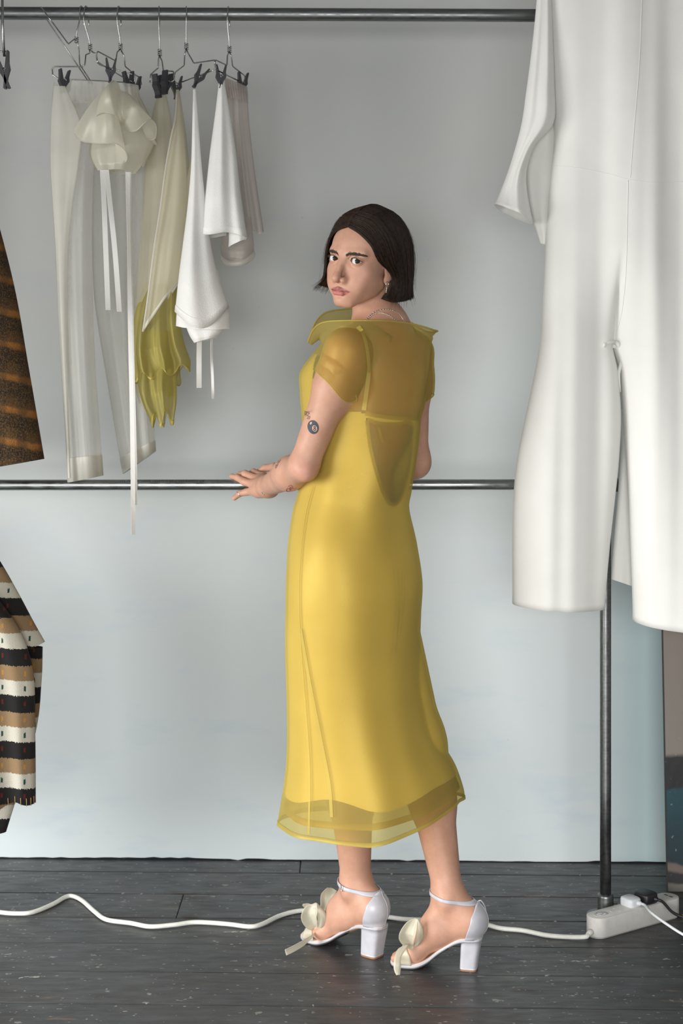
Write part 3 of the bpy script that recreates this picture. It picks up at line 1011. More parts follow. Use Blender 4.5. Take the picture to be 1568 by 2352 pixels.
# ------------------------------------------------------------------ hair, jewellery, tattoos
def make_hair_mat():
    m, nt, bs, out = mat_new('dark_brown_hair')
    v = coords(nt)
    n = noise(nt, v, 160, 3)
    nt.links.new(ramp(nt, n, [(0.3, (0.013, 0.0075, 0.005)), (0.72, (0.045, 0.024, 0.0145))]), bs.inputs['Base Color'])
    bs.inputs['Roughness'].default_value = 0.50
    bs.inputs['Specular IOR Level'].default_value = 0.22
    return m
M['hair'] = make_hair_mat()
GL = [[(-1.5, 78, 75), (33, 74, 61), (57, 58, 36), (68, 39, 4), (78, 2, -22), (82, -6, -52), (74, 16, -92)],
      [(-1.5, 55, 104), (48, 48, 92), (77, 28, 52), (85, 8, 8), (88, -16, -30), (90, -14, -60), (90, -6, -98)],
      [(-1.5, 20, 126), (52, 10, 108), (83, -10, 60), (90, -25, 8), (92, -35, -32), (94, -38, -62), (97, -40, -95)],
      [(0, -20, 132), (46, -35, 113), (76, -58, 64), (82, -72, 8), (84, -76, -32), (86, -78, -58), (90, -84, -87)],
      [(0, -60, 123), (30, -80, 104), (50, -100, 58), (52, -113, 6), (52, -113, -32), (54, -112, -52), (57, -114, -75)],
      [(0, -86, 104), (3, -104, 86), (3, -116, 50), (3, -121, 4), (2, -119, -32), (2, -116, -48), (2, -114, -68)]]
GR = [[(1.5, 78, 75), (-36, 74, 62), (-67, 58, 36), (-82, 46, 2), (-84, 42, -26), (-88, 40, -52), (-108, 38, -78)],
      [(1.5, 55, 104), (-48, 48, 92), (-80, 30, 52), (-88, 20, 8), (-90, 14, -30), (-93, 12, -56), (-106, 8, -84)],
      [(1.5, 20, 126), (-52, 10, 108), (-83, -10, 60), (-90, -22, 8), (-92, -28, -32), (-94, -30, -60), (-99, -34, -90)],
      [(0, -20, 132), (-46, -35, 113), (-76, -58, 64), (-82, -72, 8), (-84, -76, -32), (-86, -78, -64), (-90, -84, -94)],
      [(0, -60, 123), (-30, -80, 104), (-50, -100, 58), (-52, -113, 6), (-52, -113, -32), (-54, -112, -52), (-57, -114, -75)],
      [(0, -86, 104), (-3, -104, 86), (-3, -116, 50), (-3, -121, 4), (-2, -119, -32), (-2, -116, -48), (-2, -114, -68)]]
NG, NP = 61, 19
def guide_surface(G):
    a = np.array([catmull(g, NP) for g in np.array(G, float)])        # 6 x NP x 3
    b = catmull(a.reshape(len(G), -1), NG).reshape(NG, NP, 3)
    return b
HC0 = np.array([0, -14, 20.0])
def hair_curve(S_, g):
    t = np.clip(g, 0, 1) * (NG - 1); i = min(int(t), NG - 2); u = t - i
    return S_[i] * (1 - u) + S_[i + 1] * u
def build_hair():
    rr = random.Random(21)
    mb = MB()
    fly = MB()
    for G in (GL, GR):
        S_ = guide_surface(G)
        # under-layer
        base = HC0 + (S_ - HC0) * 0.945
        base[:, -1] = base[:, -1] + np.array([0, 0, 5.0])
        v = h2w(base.reshape(-1, 3))
        mb.add(v, grid_faces(NG, NP))
        base2 = HC0 + (S_ - HC0) * 0.90
        mb.add(h2w(base2.reshape(-1, 3)), grid_faces(NG, NP))
        nclump = 230
        for c in range(nclump):
            gc = (c + rr.random()) / nclump
            core = hair_curve(S_, gc)
            cj = rr.gauss(0, 1.0); lift = rr.uniform(-0.035, 0.012); tipz = rr.uniform(-3, 5)
            for k in range(11):
                g = gc + rr.gauss(0, 0.010)
                p = hair_curve(S_, abs(g) if g < 1 else 2 - g).copy()
                t = np.linspace(0, 1, NP)[:, None]
                p = p * (1 - 0.45 * t ** 2) + core * (0.45 * t ** 2)       # clumps close towards the tips
                L_ = lift + rr.uniform(-0.02, 0.008)
                p = HC0 + (p - HC0) * (1 + L_ * (0.3 + 0.7 * np.sin(t * math.pi * 0.8)))
                ph = rr.uniform(0, 6.3)
                p[:, 0] += (np.sin(t[:, 0] * 5 + ph) * 1.3 + cj) * t[:, 0]
                p[:, 1] += (np.cos(t[:, 0] * 4 + ph) * 1.3) * t[:, 0]
                end = rr.uniform(0.86, 1.0)
                p = p[0] + (p - p[0]) if True else p
                m = max(8, int(NP * end))
                q = p[:m].copy(); q[-1, 2] += tipz * 0.3
                w = rr.uniform(0.00035, 0.00075)
                rad = np.full(m, w); rad[0] *= 0.6; rad[-3:] *= np.array([0.8, 0.55, 0.15])
                mb.tube(h2w(q), rad, 3, False)
        for k in range(90):
            g = rr.random()
            p = hair_curve(S_, g).copy(); t = np.linspace(0, 1, NP)[:, None]
            out_ = rr.uniform(0.01, 0.07) * (1.0 if rr.random() < 0.7 else 1.8)
            p = HC0 + (p - HC0) * (1 + out_ * np.sin(t * math.pi * rr.uniform(0.6, 1.1)) ** 2)
            p[:, 0] += np.sin(t[:, 0] * rr.uniform(4, 9) + rr.uniform(0, 6)) * rr.uniform(1, 4) * t[:, 0]
            a0 = rr.randint(0, 4); a1 = rr.randint(11, NP)
            mb.tube(h2w(p[a0:a1]), 0.00016, 3, False)
        # flicked ends
        for k in range(70 if G is GR else 22):
            g = rr.random() * (0.30 if G is GR else 1.0)
            p = hair_curve(S_, g)[-6:].copy(); t = np.linspace(0, 1, 6)[:, None]
            o_ = p[-1] - HC0; o_[2] = 0; o_ /= np.linalg.norm(o_)
            p = p + o_ * t ** 2 * rr.uniform(0, 16 if G is GR else 9) + np.array([0, 0, -1]) * t ** 2 * rr.uniform(-4, 6)
            mb.tube(h2w(p), np.linspace(0.0007, 0.00012, 6), 3, False)
    return mb.build('hair', M['hair'], person)
hair = build_hair(); hair['label'] = 'chin-length dark brown bob, parted in the middle'

M['silver'] = plain('silver', (0.75, 0.74, 0.72), 0.25, 1.0)
M['ink'] = plain('tattoo_ink', (0.030, 0.036, 0.045), 0.6)
M['ink_grey'] = plain('faded_tattoo_ink', (0.13, 0.10, 0.095), 0.6)
M['ink_red'] = plain('red_tattoo_ink', (0.30, 0.07, 0.09), 0.6)
M['ink_green'] = plain('green_tattoo_ink', (0.12, 0.26, 0.24), 0.6)
M['skin_bare'] = plain('bare_skin', (0.53, 0.32, 0.235), 0.55)

from mathutils.bvhtree import BVHTree
B_BODY = BVHTree.FromPolygons(bv.tolist(), bf.tolist())
def on_skin(pxs, d, off=0.0008):
    """points of the skin seen at these pixels, off metres out of it"""
    org = Vector((0, 0, CAM_H)); out = []; last = None
    for x, y in pxs:
        dr = (P(x, y, 3.5) - org).normalized()
        loc, n, i, dist = B_BODY.ray_cast(org, dr)
        if loc is None: loc = Vector(last) if last is not None else P(x, y, d); n = -dr
        if n.dot(dr) > 0: n = -n
        last = tuple(loc); out.append(np.array(loc + n * off))
    return np.array(out)
def chain(pxs, d, name='necklace'):
    p = on_skin(catmull(np.array(pxs, float), 60), d, 0.0011)
    mb = MB(); mb.tube(p, 0.0007, 6)
    for k in range(0, 60, 2):
        q = p[k]; mb.box(q, (0.0010, 0.0010, 0.0010))
    return mb.build(name, M['silver'], person)
chain([(826, 752), (838, 738), (850, 724), (868, 713), (890, 711), (908, 716), (918, 724), (926, 738), (930, 752)], 3.47)
chain([(830, 756), (840, 740), (852, 726), (868, 719), (886, 722), (902, 731), (916, 742), (926, 752)], 3.47)
def earring():
    c = h2w((74.5, 6, -46))
    mb = MB()
    ring = [c + np.array([0.0, 0, 0]) + 0.006 * (math.cos(a) * HR[:, 1] * 0.8 + math.sin(a) * HR[:, 2]) for a in np.linspace(0, 2 * math.pi, 20, endpoint=False)]
    mb.tube(ring, 0.0007, 6, closed=True)
    pts = [c - HR[:, 2] * (0.005 + 0.0028 * k) for k in range(6)]
    for q in pts: mb.box(q, (0.0009, 0.0009, 0.0009))
    mb.tube(pts, 0.0004, 4)
    mb.build('earring', M['silver'], person)
earring()
def finger_ring():
    a = PN(550, 1134, 3.790); b = PN(538, 1144, 3.788)
    c = a + (b - a) * 0.15; ax = (b - a) / np.linalg.norm(b - a)
    u = np.cross(ax, UP); u /= np.linalg.norm(u); w = np.cross(ax, u)
    mb = MB(); mb.tube([c + 0.0082 * (math.cos(t) * u + math.sin(t) * w) for t in np.linspace(0, 2 * math.pi, 24, endpoint=False)], 0.0011, 6, closed=True)
    mb.build('finger_ring', M['silver'], person)
finger_ring()

# 8-ball on the upper arm
D_ARM = 3.42
def disc(cx, cy, rx, ry, tilt, name, mat, off, parent=person, d=D_ARM, hole=None):
    n, m = 28, 6
    pts = []
    for i in range(m + 1):
        r = i / m if hole is None else hole + (1 - hole) * i / m
        for j in range(n):
            a = 2 * math.pi * j / n
            x, y = rx * r * math.cos(a), ry * r * math.sin(a)
            pts.append((cx + x * math.cos(tilt) - y * math.sin(tilt), cy + x * math.sin(tilt) + y * math.cos(tilt)))
    v = on_skin(pts, d, off)
    return obj(name, v, grid_faces(m + 1, n, True), mat, parent)
tt = disc(719, 981, 12.8, 16.2, -0.25, 'tattoo', M['ink'], 0.0004)
tt['label'] = 'black eight-ball tattoo on the upper arm'
disc(722.5, 984, 5.6, 7.4, -0.2, 'ball_spot', M['skin_bare'], 0.0007, tt)
disc(722.6, 980.8, 2.9, 2.9, 0, 'digit_eight', M['ink'], 0.0010, tt, hole=0.40)
disc(722.6, 986.4, 3.3, 3.3, 0, 'digit_eight', M['ink'], 0.0010, tt, hole=0.42)
disc(714, 972, 2.0, 3.4, 0.5, 'ball_glint', M['skin_bare'], 0.0007, tt)
def strokes(name, lines, mat, d, w=0.0007):
    mb = MB()
    for l in lines:
        p = on_skin(catmull(np.array(l, float), 3 * len(l)), d, 0.0002)
        mb.tube(p, w, 5)
    return mb.build(name, mat, person)
strokes('tattoo', [[(702, 945), (703, 950), (701, 956)], [(706, 947), (703, 951), (706, 956)], [(707, 948), (711, 950), (706, 953), (710, 957), (706, 960)], [(700, 944), (700, 953)],
                   [(712, 956), (710, 962), (705, 961)]], M['ink_grey'], D_ARM)
strokes('tattoo', [[(645, 1056), (640, 1062), (637, 1070), (633, 1076)], [(643, 1060), (638, 1066), (636, 1073)], [(640, 1058), (636, 1064)], [(637, 1070), (634, 1068), (633, 1074)]], M['ink_grey'], 3.60, 0.0009)
strokes('tattoo', [[(660, 1121), (657, 1126), (662, 1129), (666, 1125), (661, 1122)], [(662, 1117), (667, 1114), (671, 1118), (667, 1123), (663, 1120)], [(668, 1121), (674, 1122), (680, 1121)], [(666, 1118), (668, 1126)]], M['ink_red'], 3.58, 0.0008)
strokes('tattoo', [[(601, 1130), (603, 1134)], [(605, 1135), (607, 1137)]], M['ink_green'], 3.68, 0.0009)
# ------------------------------------------------------------------ the dress: sheer organza over a satin slip
M['organza'] = sheer('mustard_organza', (0.655, 0.565, 0.19), 0.31, 0.38, transl=0.4, tint=(0.85, 0.71, 0.38))
M['organza_band'] = sheer('mustard_organza_doubled', (0.66, 0.56, 0.17), 0.46, 0.2, transl=0.35, tint=(0.98, 0.92, 0.72))
def make_satin():
    m, nt, bs, out = mat_new('yellow_satin')
    v = coords(nt)
    nt.links.new(ramp(nt, noise(nt, v, 6, 3), [(0.3, (0.68, 0.60, 0.285)), (0.7, (0.75, 0.67, 0.34))]), bs.inputs['Base Color'])
    bs.inputs['Roughness'].default_value = 0.48
    bs.inputs['Sheen Weight'].default_value = 0.25
    bs.inputs['Specular IOR Level'].default_value = 0.4
    bump(nt, bs, noise(nt, coords(nt, (1, 1, 0.4)), 16, 3), 0.10, 0.006)
    return m
M['satin'] = make_satin()

D0 = 3.575
dress = root('dress', (0.03, 3.57, 0.3), None, None)
dress.parent = person
dress['label'] = 'ankle-baring sheer mustard organza dress over a yellow slip'
PLOC['dress'] = (0.03, 3.57, 0.3)

# row: py, left px, right px, half breadth a (side to side), share of depth in front
ROWS = [(790, 735, 992, 0.150, 0.0), (850, 696, 992, 0.138, 0.012), (900, 693, 984, 0.134, 0.012), (945, 694, 975, 0.132, 0.008), (1050, 702, 957, 0.125, 0.0),
        (1130, 690, 941, 0.130, 0.0), (1170, 677, 935, 0.135, 0.0), (1250, 661, 955, 0.165, 0.0), (1340, 654, 972, 0.180, 0.0), (1420, 655, 969, 0.180, 0.0),
        (1500, 657, 966, 0.178, 0.0), (1600, 660, 976, 0.180, 0.0), (1700, 660, 1003, 0.190, 0.0), (1780, 654, 1038, 0.205, 0.0), (1850, 643, 1056, 0.215, 0.0), (1890, 637, 1060, 0.218, 0.0)]
tab = []
for (py, xl, xr, a, df) in ROWS:
    h = (xr - xl) / 2 * D0 / F_PX
    b = math.sqrt(max(1e-4, h * h - (RT[0] * a) ** 2)) / abs(FW[0])
    tab.append(((py), ((xl + xr) / 2 - 784) * D0 / F_PX, a, b + df, b - df))
tab = np.array(tab)
def ring_par(py):
    return [np.interp(py, TB[:, 0], TB[:, k]) for k in (1, 2, 3, 4)]
TB = catmull(tab, 300)
def zof(py): return CAM_H - (py - 900) / F_PX * D0
def ring(py, th, grow=0.0):
    cx, a, bf, bb = ring_par(py)
    s = np.sin(th); b = np.where(s > 0, bf, bb) + grow
    r_ = (a + grow) * np.cos(th); f_ = b * s
    p = np.array([cx, D0, zof(py)]) + r_[:, None] * RT + f_[:, None] * FW
    return p
TH = np.linspace(0, 2 * math.pi, 220, endpoint=False)
def folds(th, py, k=1.0):
    w = np.clip((py - 1300) / 590, 0, 1) ** 1.4
    u = np.clip((py - 800) / 300, 0, 1) * np.clip((1500 - py) / 350, 0, 1)
    f = w * (0.0050 * np.sin(5 * th + 0.9) + 0.0026 * np.sin(8 * th + 2.2 + 0.8 * w) + 0.0016 * np.sin(13 * th + py * 0.004))
    f += u * (0.0030 * np.sin(4 * th + py * 0.010) + 0.0022 * np.sin(7 * th - py * 0.014 + 1.0))
    f += (1 - w) * 0.0016 * np.sin(6 * th + py * 0.012)
    return f * k
def hem_shift(p, amount=1.0):
    """the hem hangs low in front (left, far) and rides up behind (right)"""
    dx = (p[:, 0] - 0.06) / 0.21; dy = (p[:, 1] - D0) / 0.21
    return 0.058 * np.clip(dx, 0, 1) ** 1.3 - 0.026 * np.clip(dy, -0.3, 1)
def skirt_rows(pys, grow, lift=0.0, fk=1.0, wav=0.0):
    V = []
    p_end = 1890.0
    for py in pys:
        p = ring(py, TH, grow)
        n = p - np.array([ring_par(py)[0], D0, zof(py)]); n[:, 2] = 0; n /= np.linalg.norm(n, axis=1)[:, None]
        p = p + n * folds(TH, py, fk)[:, None]
        w = max(0.0, (py - 1500) / (p_end - 1500)) ** 2
        p[:, 2] += w * (hem_shift(p) + lift + wav * (np.sin(3 * TH + 1.0) * 0.5 + np.sin(5 * TH + 0.5) * 0.5))
        V.append(p)
    return V
def trim_hem(rows, i0, ends):
    out = rows.copy(); n = len(rows)
    for j in range(rows.shape[1]):
        t = np.linspace(i0, i0 + (n - 1 - i0) * ends[j], n - i0); i = np.clip(t.astype(int), 0, n - 2); u = (t - i)[:, None]
        out[i0:, j] = rows[i, j] * (1 - u) + rows[i + 1, j] * u
    return out
def push_out(V, sdf, clear):
    V = V.copy(); e = 0.001
    for _ in range(3):
        d = sdf(V); k = np.where(d < clear)[0]
        if len(k) == 0: break
        W = V[k]; dd = d[k]
        g = np.stack([sdf(W + np.eye(3)[i] * e) - dd for i in range(3)], 1) / e
        g[:, 2] *= 0.3
        g /= np.linalg.norm(g, axis=1)[:, None] + 1e-6
        V[k] = W + g * np.minimum(clear - dd, 0.03)[:, None]
    return V
# outer layer: collar rows, then bodice and skirt
def collar_rows():
    out = []
    for (c, a, bf, bb, z0, kf, kr) in ((869, 0.172, 0.160, 0.122, 1.480, 0.052, -0.016), (869, 0.167, 0.150, 0.117, 1.473, 0.046, -0.014), (868, 0.160, 0.128, 0.112, 1.462, 0.026, -0.010),
                                       (869, 0.156, 0.112, 0.114, 1.452, 0.010, -0.006)):
        s = np.sin(TH); b = np.where(s > 0, bf, bb)
        p = np.array([(c - 784) * D0 / F_PX, D0, z0]) + (a * np.cos(TH))[:, None] * RT + (b * s)[:, None] * FW
        dy = (p[:, 1] - D0) / 0.16; dx = (p[:, 0] - 0.086) / 0.13
        p[:, 2] += kf * np.clip(dy, 0, 1) ** 1.2 * np.clip(1 - 1.15 * (dx - 0.05), 0, 1) + kr * np.clip(dx, 0, 1) ** 2
        wob = np.clip(s, 0, 1)
        p[:, 2] -= (0.042 if z0 > 1.465 else 0.020) * np.exp(-((TH - 0.70 * math.pi) / 0.42) ** 2)
        p[:, 2] += wob * 0.006 * np.sin(4 * TH + 1.0) * (1 if z0 > 1.465 else 0.3)
        out.append(p)
    return out
pys = np.concatenate([np.linspace(792, 1300, 90), np.linspace(1306, 1890, 110)])
OR = collar_rows() + skirt_rows(pys, 0.0)
OR = list(push_out(np.concatenate(OR), trunk_only, 0.009).reshape(len(OR), len(TH), 3))
def axis_dist(p, a, b):
    ba = b - a; h = np.clip((p - a) @ ba / ba.dot(ba), -0.25, 1); return np.linalg.norm(p - a - h[:, None] * ba, axis=1)
ov = np.concatenate(OR); of_ = np.array(grid_faces(len(OR), len(TH), True))
arm = (axis_dist(ov, SHL, ELB) < 0.050) & (ov[:, 2] < SHL[2] + 0.030) & (ov[:, 2] > 1.315)
arm |= (axis_dist(ov, SHR, ELBR) < 0.046) & (ov[:, 2] < SHR[2] + 0.030) & (ov[:, 2] > 1.315)
o_outer = obj('organza_layer', ov, of_[~arm[of_].all(1)], M['organza'], dress)
# piping along the neckline and the turned-up hem
mb = MB(); mb.tube(OR[0], 0.0022, 8, closed=True); mb.build('neck_piping', M['organza_band'], dress)
hemrow = OR[-1]
mb = MB()
up = [OR[-1] + np.array([0, 0, 0.0005]), OR[-1] * 0.35 + OR[-4] * 0.65]
def outward(p, d):
    c = p.mean(0); n = p - c; n[:, 2] = 0; n /= np.linalg.norm(n, axis=1)[:, None]; return p + n * d
hv = np.concatenate([outward(up[0], 0.0012), outward(up[1], 0.0012), outward(up[1], -0.0012), outward(up[0], -0.0012), outward(up[0], 0.0012)])
obj('hem_band', hv, grid_faces(5, len(TH), True), M['organza_band'], dress)

# a second, shorter sheer layer with its own hem shows through the first
IR = skirt_rows(np.linspace(1560, 1890, 60), -0.0090, 0.0, 1.0, 0.0)
IR = trim_hem(np.array(IR), 10, 0.885 + 0.012 * np.sin(4 * TH + 2.0))
obj('inner_organza_layer', IR.reshape(-1, 3), grid_faces(len(IR), len(TH), True), M['organza'], dress)
iv = np.concatenate([outward(IR[-1].copy(), 0.0009), outward(IR[-4].copy(), 0.0009), outward(IR[-4].copy(), -0.0009), outward(IR[-1].copy(), -0.0009), outward(IR[-1].copy(), 0.0009)])
obj('inner_hem_band', iv, grid_faces(5, len(TH), True), M['organza_band'], dress)

# slip: opaque satin, low at the back with a keyhole under the band
def in_poly(x, y, poly):
    ins = np.zeros(len(x), bool); n = len(poly); j = n - 1
    for i in range(n):
        xi, yi = poly[i]; xj, yj_ = poly[j]
        c = ((yi > y) != (yj_ > y)) & (x < (xj - xi) * (y - yi) / (yj_ - yi + 1e-12) + xi)
        ins ^= c; j = i
    return ins
KEY = catmull(np.array([(842, 962), (868, 972), (905, 974), (944, 972), (946, 1010), (938, 1080), (922, 1140), (903, 1160), (884, 1142), (866, 1092), (850, 1028), (842, 962)], float), 90)
spys = np.concatenate([np.linspace(815, 1300, 140), np.linspace(1304, 1890, 120)])
SR = np.array(skirt_rows(spys, -0.006, 0.0, 1.0, 0.0))
SR = trim_hem(SR, 190, 0.765 + 0.020 * np.sin(3 * TH + 1.0) + 0.022 * np.sin(5 * TH + 0.6))
SR = list(SR)
sv = push_out(np.concatenate(SR), trunk_only, 0.003)
px = 784 + sv[:, 0] / sv[:, 1] * F_PX; py_ = 900 + (CAM_H - sv[:, 2]) / sv[:, 1] * F_PX
fwd = (sv - np.array([0.05, D0, 0])) @ FW
near = (sv - np.array([0.05, D0, 0])) @ np.array([0, -1.0, 0])
back = fwd < 0.055
cut = (near > -0.02) & (((py_ < 946 + (px - 832) * 0.14) & back) | in_poly(px, py_, KEY))
cut |= (near <= -0.02) & (py_ < 940) & back
sf = np.array(grid_faces(len(SR), len(TH), True)); sf = sf[~cut[sf].any(1)]
used = np.unique(sf); mp = np.full(len(sv), -1); mp[used] = np.arange(len(used))
o_slip = obj('slip', sv[used], mp[sf], M['satin'], dress); o_slip['label'] = 'yellow satin slip under the sheer layer'

def bvh_of(verts, faces): return BVHTree.FromPolygons([tuple(x) for x in verts], [tuple(f) for f in faces])
def hit(bvh, pxs, off=0.0):
    org = Vector((0, 0, CAM_H)); P_, N_ = [], []
    for (x, y) in pxs:
        d = (P(x, y, 3.5) - org).normalized()
        loc, n, i, dist = bvh.ray_cast(org, d)
        if loc is None: continue
        if n.dot(d) > 0: n = -n
        P_.append(np.array(loc + n * off)); N_.append(np.array(n))
    return np.array(P_), np.array(N_)
B_OUT = bvh_of(np.concatenate(OR), grid_faces(len(OR), len(TH), True))
B_SLIP = bvh_of(sv, grid_faces(len(SR), len(TH), True))
def seam(bvh, pxs, w, name, mat, off, n=60, parent=dress):
    p, nn = hit(bvh, catmull(np.array(pxs, float), n), off)
    k = np.ones(5) / 5
    if len(p) > 12:
        pp = np.pad(p, ((2, 2), (0, 0)), mode='edge'); p = np.stack([np.convolve(pp[:, i], k, 'valid') for i in range(3)], 1)
    tg = np.gradient(p, axis=0); side = np.cross(tg, nn)
    v, f = ribbon(p, w, side, thick=0.0002)
    return obj(name, v, f, mat, parent, False)
SLV = []
# sleeves: soft caps slanting from the neckline to the upper arms
def sleeve(sh, elb, seed, ln=0.104, slant=0.030, big=1.0):
    ax = (elb - sh) / np.linalg.norm(elb - sh)
    u = np.cross(ax, FW); u /= np.linalg.norm(u); w = np.cross(ax, u)
    if w @ FW < 0: w = -w                                           # w points to her front
    inw = (S - sh); inw = inw - ax * (inw @ ax); inw /= np.linalg.norm(inw)
    T = [-0.072, -0.068, -0.055, -0.034, -0.008, 0.016, 0.032, 0.046, ln - 0.018, ln - 0.006, ln]
    R_ = [0.004, 0.022, 0.039, 0.049, 0.054, 0.0555, 0.0575, 0.0570, 0.0545, 0.0515, 0.0520]
    IN = [0.052, 0.051, 0.046, 0.032, 0.014, 0.005, 0.0, 0.0, 0.0, 0.0, 0.0]
    tr = catmull(np.array([T, R_, IN]).T, 52)
    V = []
    n = 120; th = np.linspace(0, 2 * math.pi, n, endpoint=False)
    for k, (t, r, i_) in enumerate(tr):
        g = np.clip((t + 0.03) / 0.12, 0, 1)
        rad = r * big * (1 + g * (0.016 * np.sin(7 * th + seed + 2 * t / 0.1) + 0.016 * np.sin(4 * th + seed * 2 + 5 * t) + 0.012 * np.sin(11 * th - seed)))
        sk = (-slant * np.sin(th) + 0.006 * np.sin(3 * th + seed)) * g ** 1.5
        V.append(sh + ax * t + inw * i_ + (rad * np.cos(th))[:, None] * u + (rad * np.sin(th))[:, None] * w + sk[:, None] * ax)
    V = push_out(np.concatenate(V), trunk, 0.0045)
    gf = np.array(grid_faces(52, n, True))
    hid = np.zeros(len(V), bool)
    for i_ in range(len(V)):
        pyv = 900 + (CAM_H - V[i_, 2]) * F_PX / D0
        cx, a_, bf_, bb_ = ring_par(max(pyv, 792)); q = V[i_] - np.array([cx, D0, 0])
        ff_ = q @ FW; rr_ = q @ RT
        hid[i_] = (rr_ / a_) ** 2 + (ff_ / (bf_ if ff_ > 0 else bb_)) ** 2 < 0.90 and V[i_, 2] < sh[2] + 0.035
    SLV.append((V, gf))
    o = obj('sleeve', V, gf[~hid[gf].all(1)], M['organza'], dress)
    mb = MB(); mb.tube(V[-n:], 0.0014, 6, closed=True); mb.build('sleeve_hem', M['organza_band'], o)
sleeve(SHL, ELB, 0.4, 0.074, 0.034, 0.95)
sleeve(SHR, ELBR, 2.0, 0.088, 0.02, 0.92)
cv_ = [ov] + [q[0] for q in SLV[:1]]; cf_ = [of_] + [SLV[0][1] + len(ov)]
B_ALL = bvh_of(np.concatenate(cv_), np.concatenate(cf_))
seam(B_ALL, [(822, 748), (832, 766), (841, 800), (846, 850), (841, 900), (835, 944)], 0.0048, 'armhole_seam', M['organza_band'], 0.002)
seam(B_SLIP, [(838, 949), (850, 952), (868, 955), (905, 960), (940, 961), (972, 960)], 0.0048, 'back_band', M['organza_band'], 0.0012)
seam(B_SLIP, KEY, 0.0042, 'keyhole_trim', M['organza_band'], 0.0012, 110)
seam(B_SLIP, [(868, 980), (876, 1010), (884, 1020)], 0.0030, 'inner_strap', M['organza_band'], 0.0016, 20)
seam(B_OUT, [(720, 1112), (702, 1180), (690, 1280), (686, 1380), (692, 1500), (703, 1640), (711, 1780), (709, 1926)], 0.0026, 'side_seam', M['organza_band'], 0.0012)
seam(B_OUT, [(690, 1440), (710, 1560), (735, 1690), (756, 1800), (762, 1880)], 0.0040, 'inner_seam', M['organza_band'], 0.0010)
seam(B_OUT, [(908, 1300), (912, 1380), (908, 1450), (903, 1500)], 0.0035, 'back_dart', M['organza_band'], 0.0010)
seam(B_OUT, [(925, 1310), (924, 1380), (914, 1460)], 0.0025, 'back_dart', M['organza_band'], 0.0010)

# ------------------------------------------------------------------ white satin block-heel sandals
def make_white_satin():
    m, nt, bs, out = mat_new('white_satin')
    v = coords(nt)
    nt.links.new(ramp(nt, noise(nt, v, 40, 3), [(0.3, (0.44, 0.435, 0.47)), (0.7, (0.50, 0.495, 0.535))]), bs.inputs['Base Color'])
    bs.inputs['Roughness'].default_value = 0.33
    bs.inputs['Sheen Weight'].default_value = 0.15
    bump(nt, bs, noise(nt, v, 900, 1), 0.05, 0.0005)
    return m
M['shoe'] = make_white_satin()
M['insole'] = plain('insole_leather', (0.62, 0.50, 0.44), 0.5)
M['outsole'] = plain('dark_outsole', (0.03, 0.028, 0.026), 0.5)
M['arch'] = plain('gold_arch', (0.38, 0.30, 0.17), 0.35)
M['heeltip'] = plain('tan_heel_tip', (0.30, 0.15, 0.075), 0.6)
M['bow'] = sheer('cream_organza', (0.78, 0.74, 0.61), 0.62, 0.3, transl=0.35)
M['buckle'] = plain('buckle_metal', (0.6, 0.6, 0.6), 0.3, 1.0)

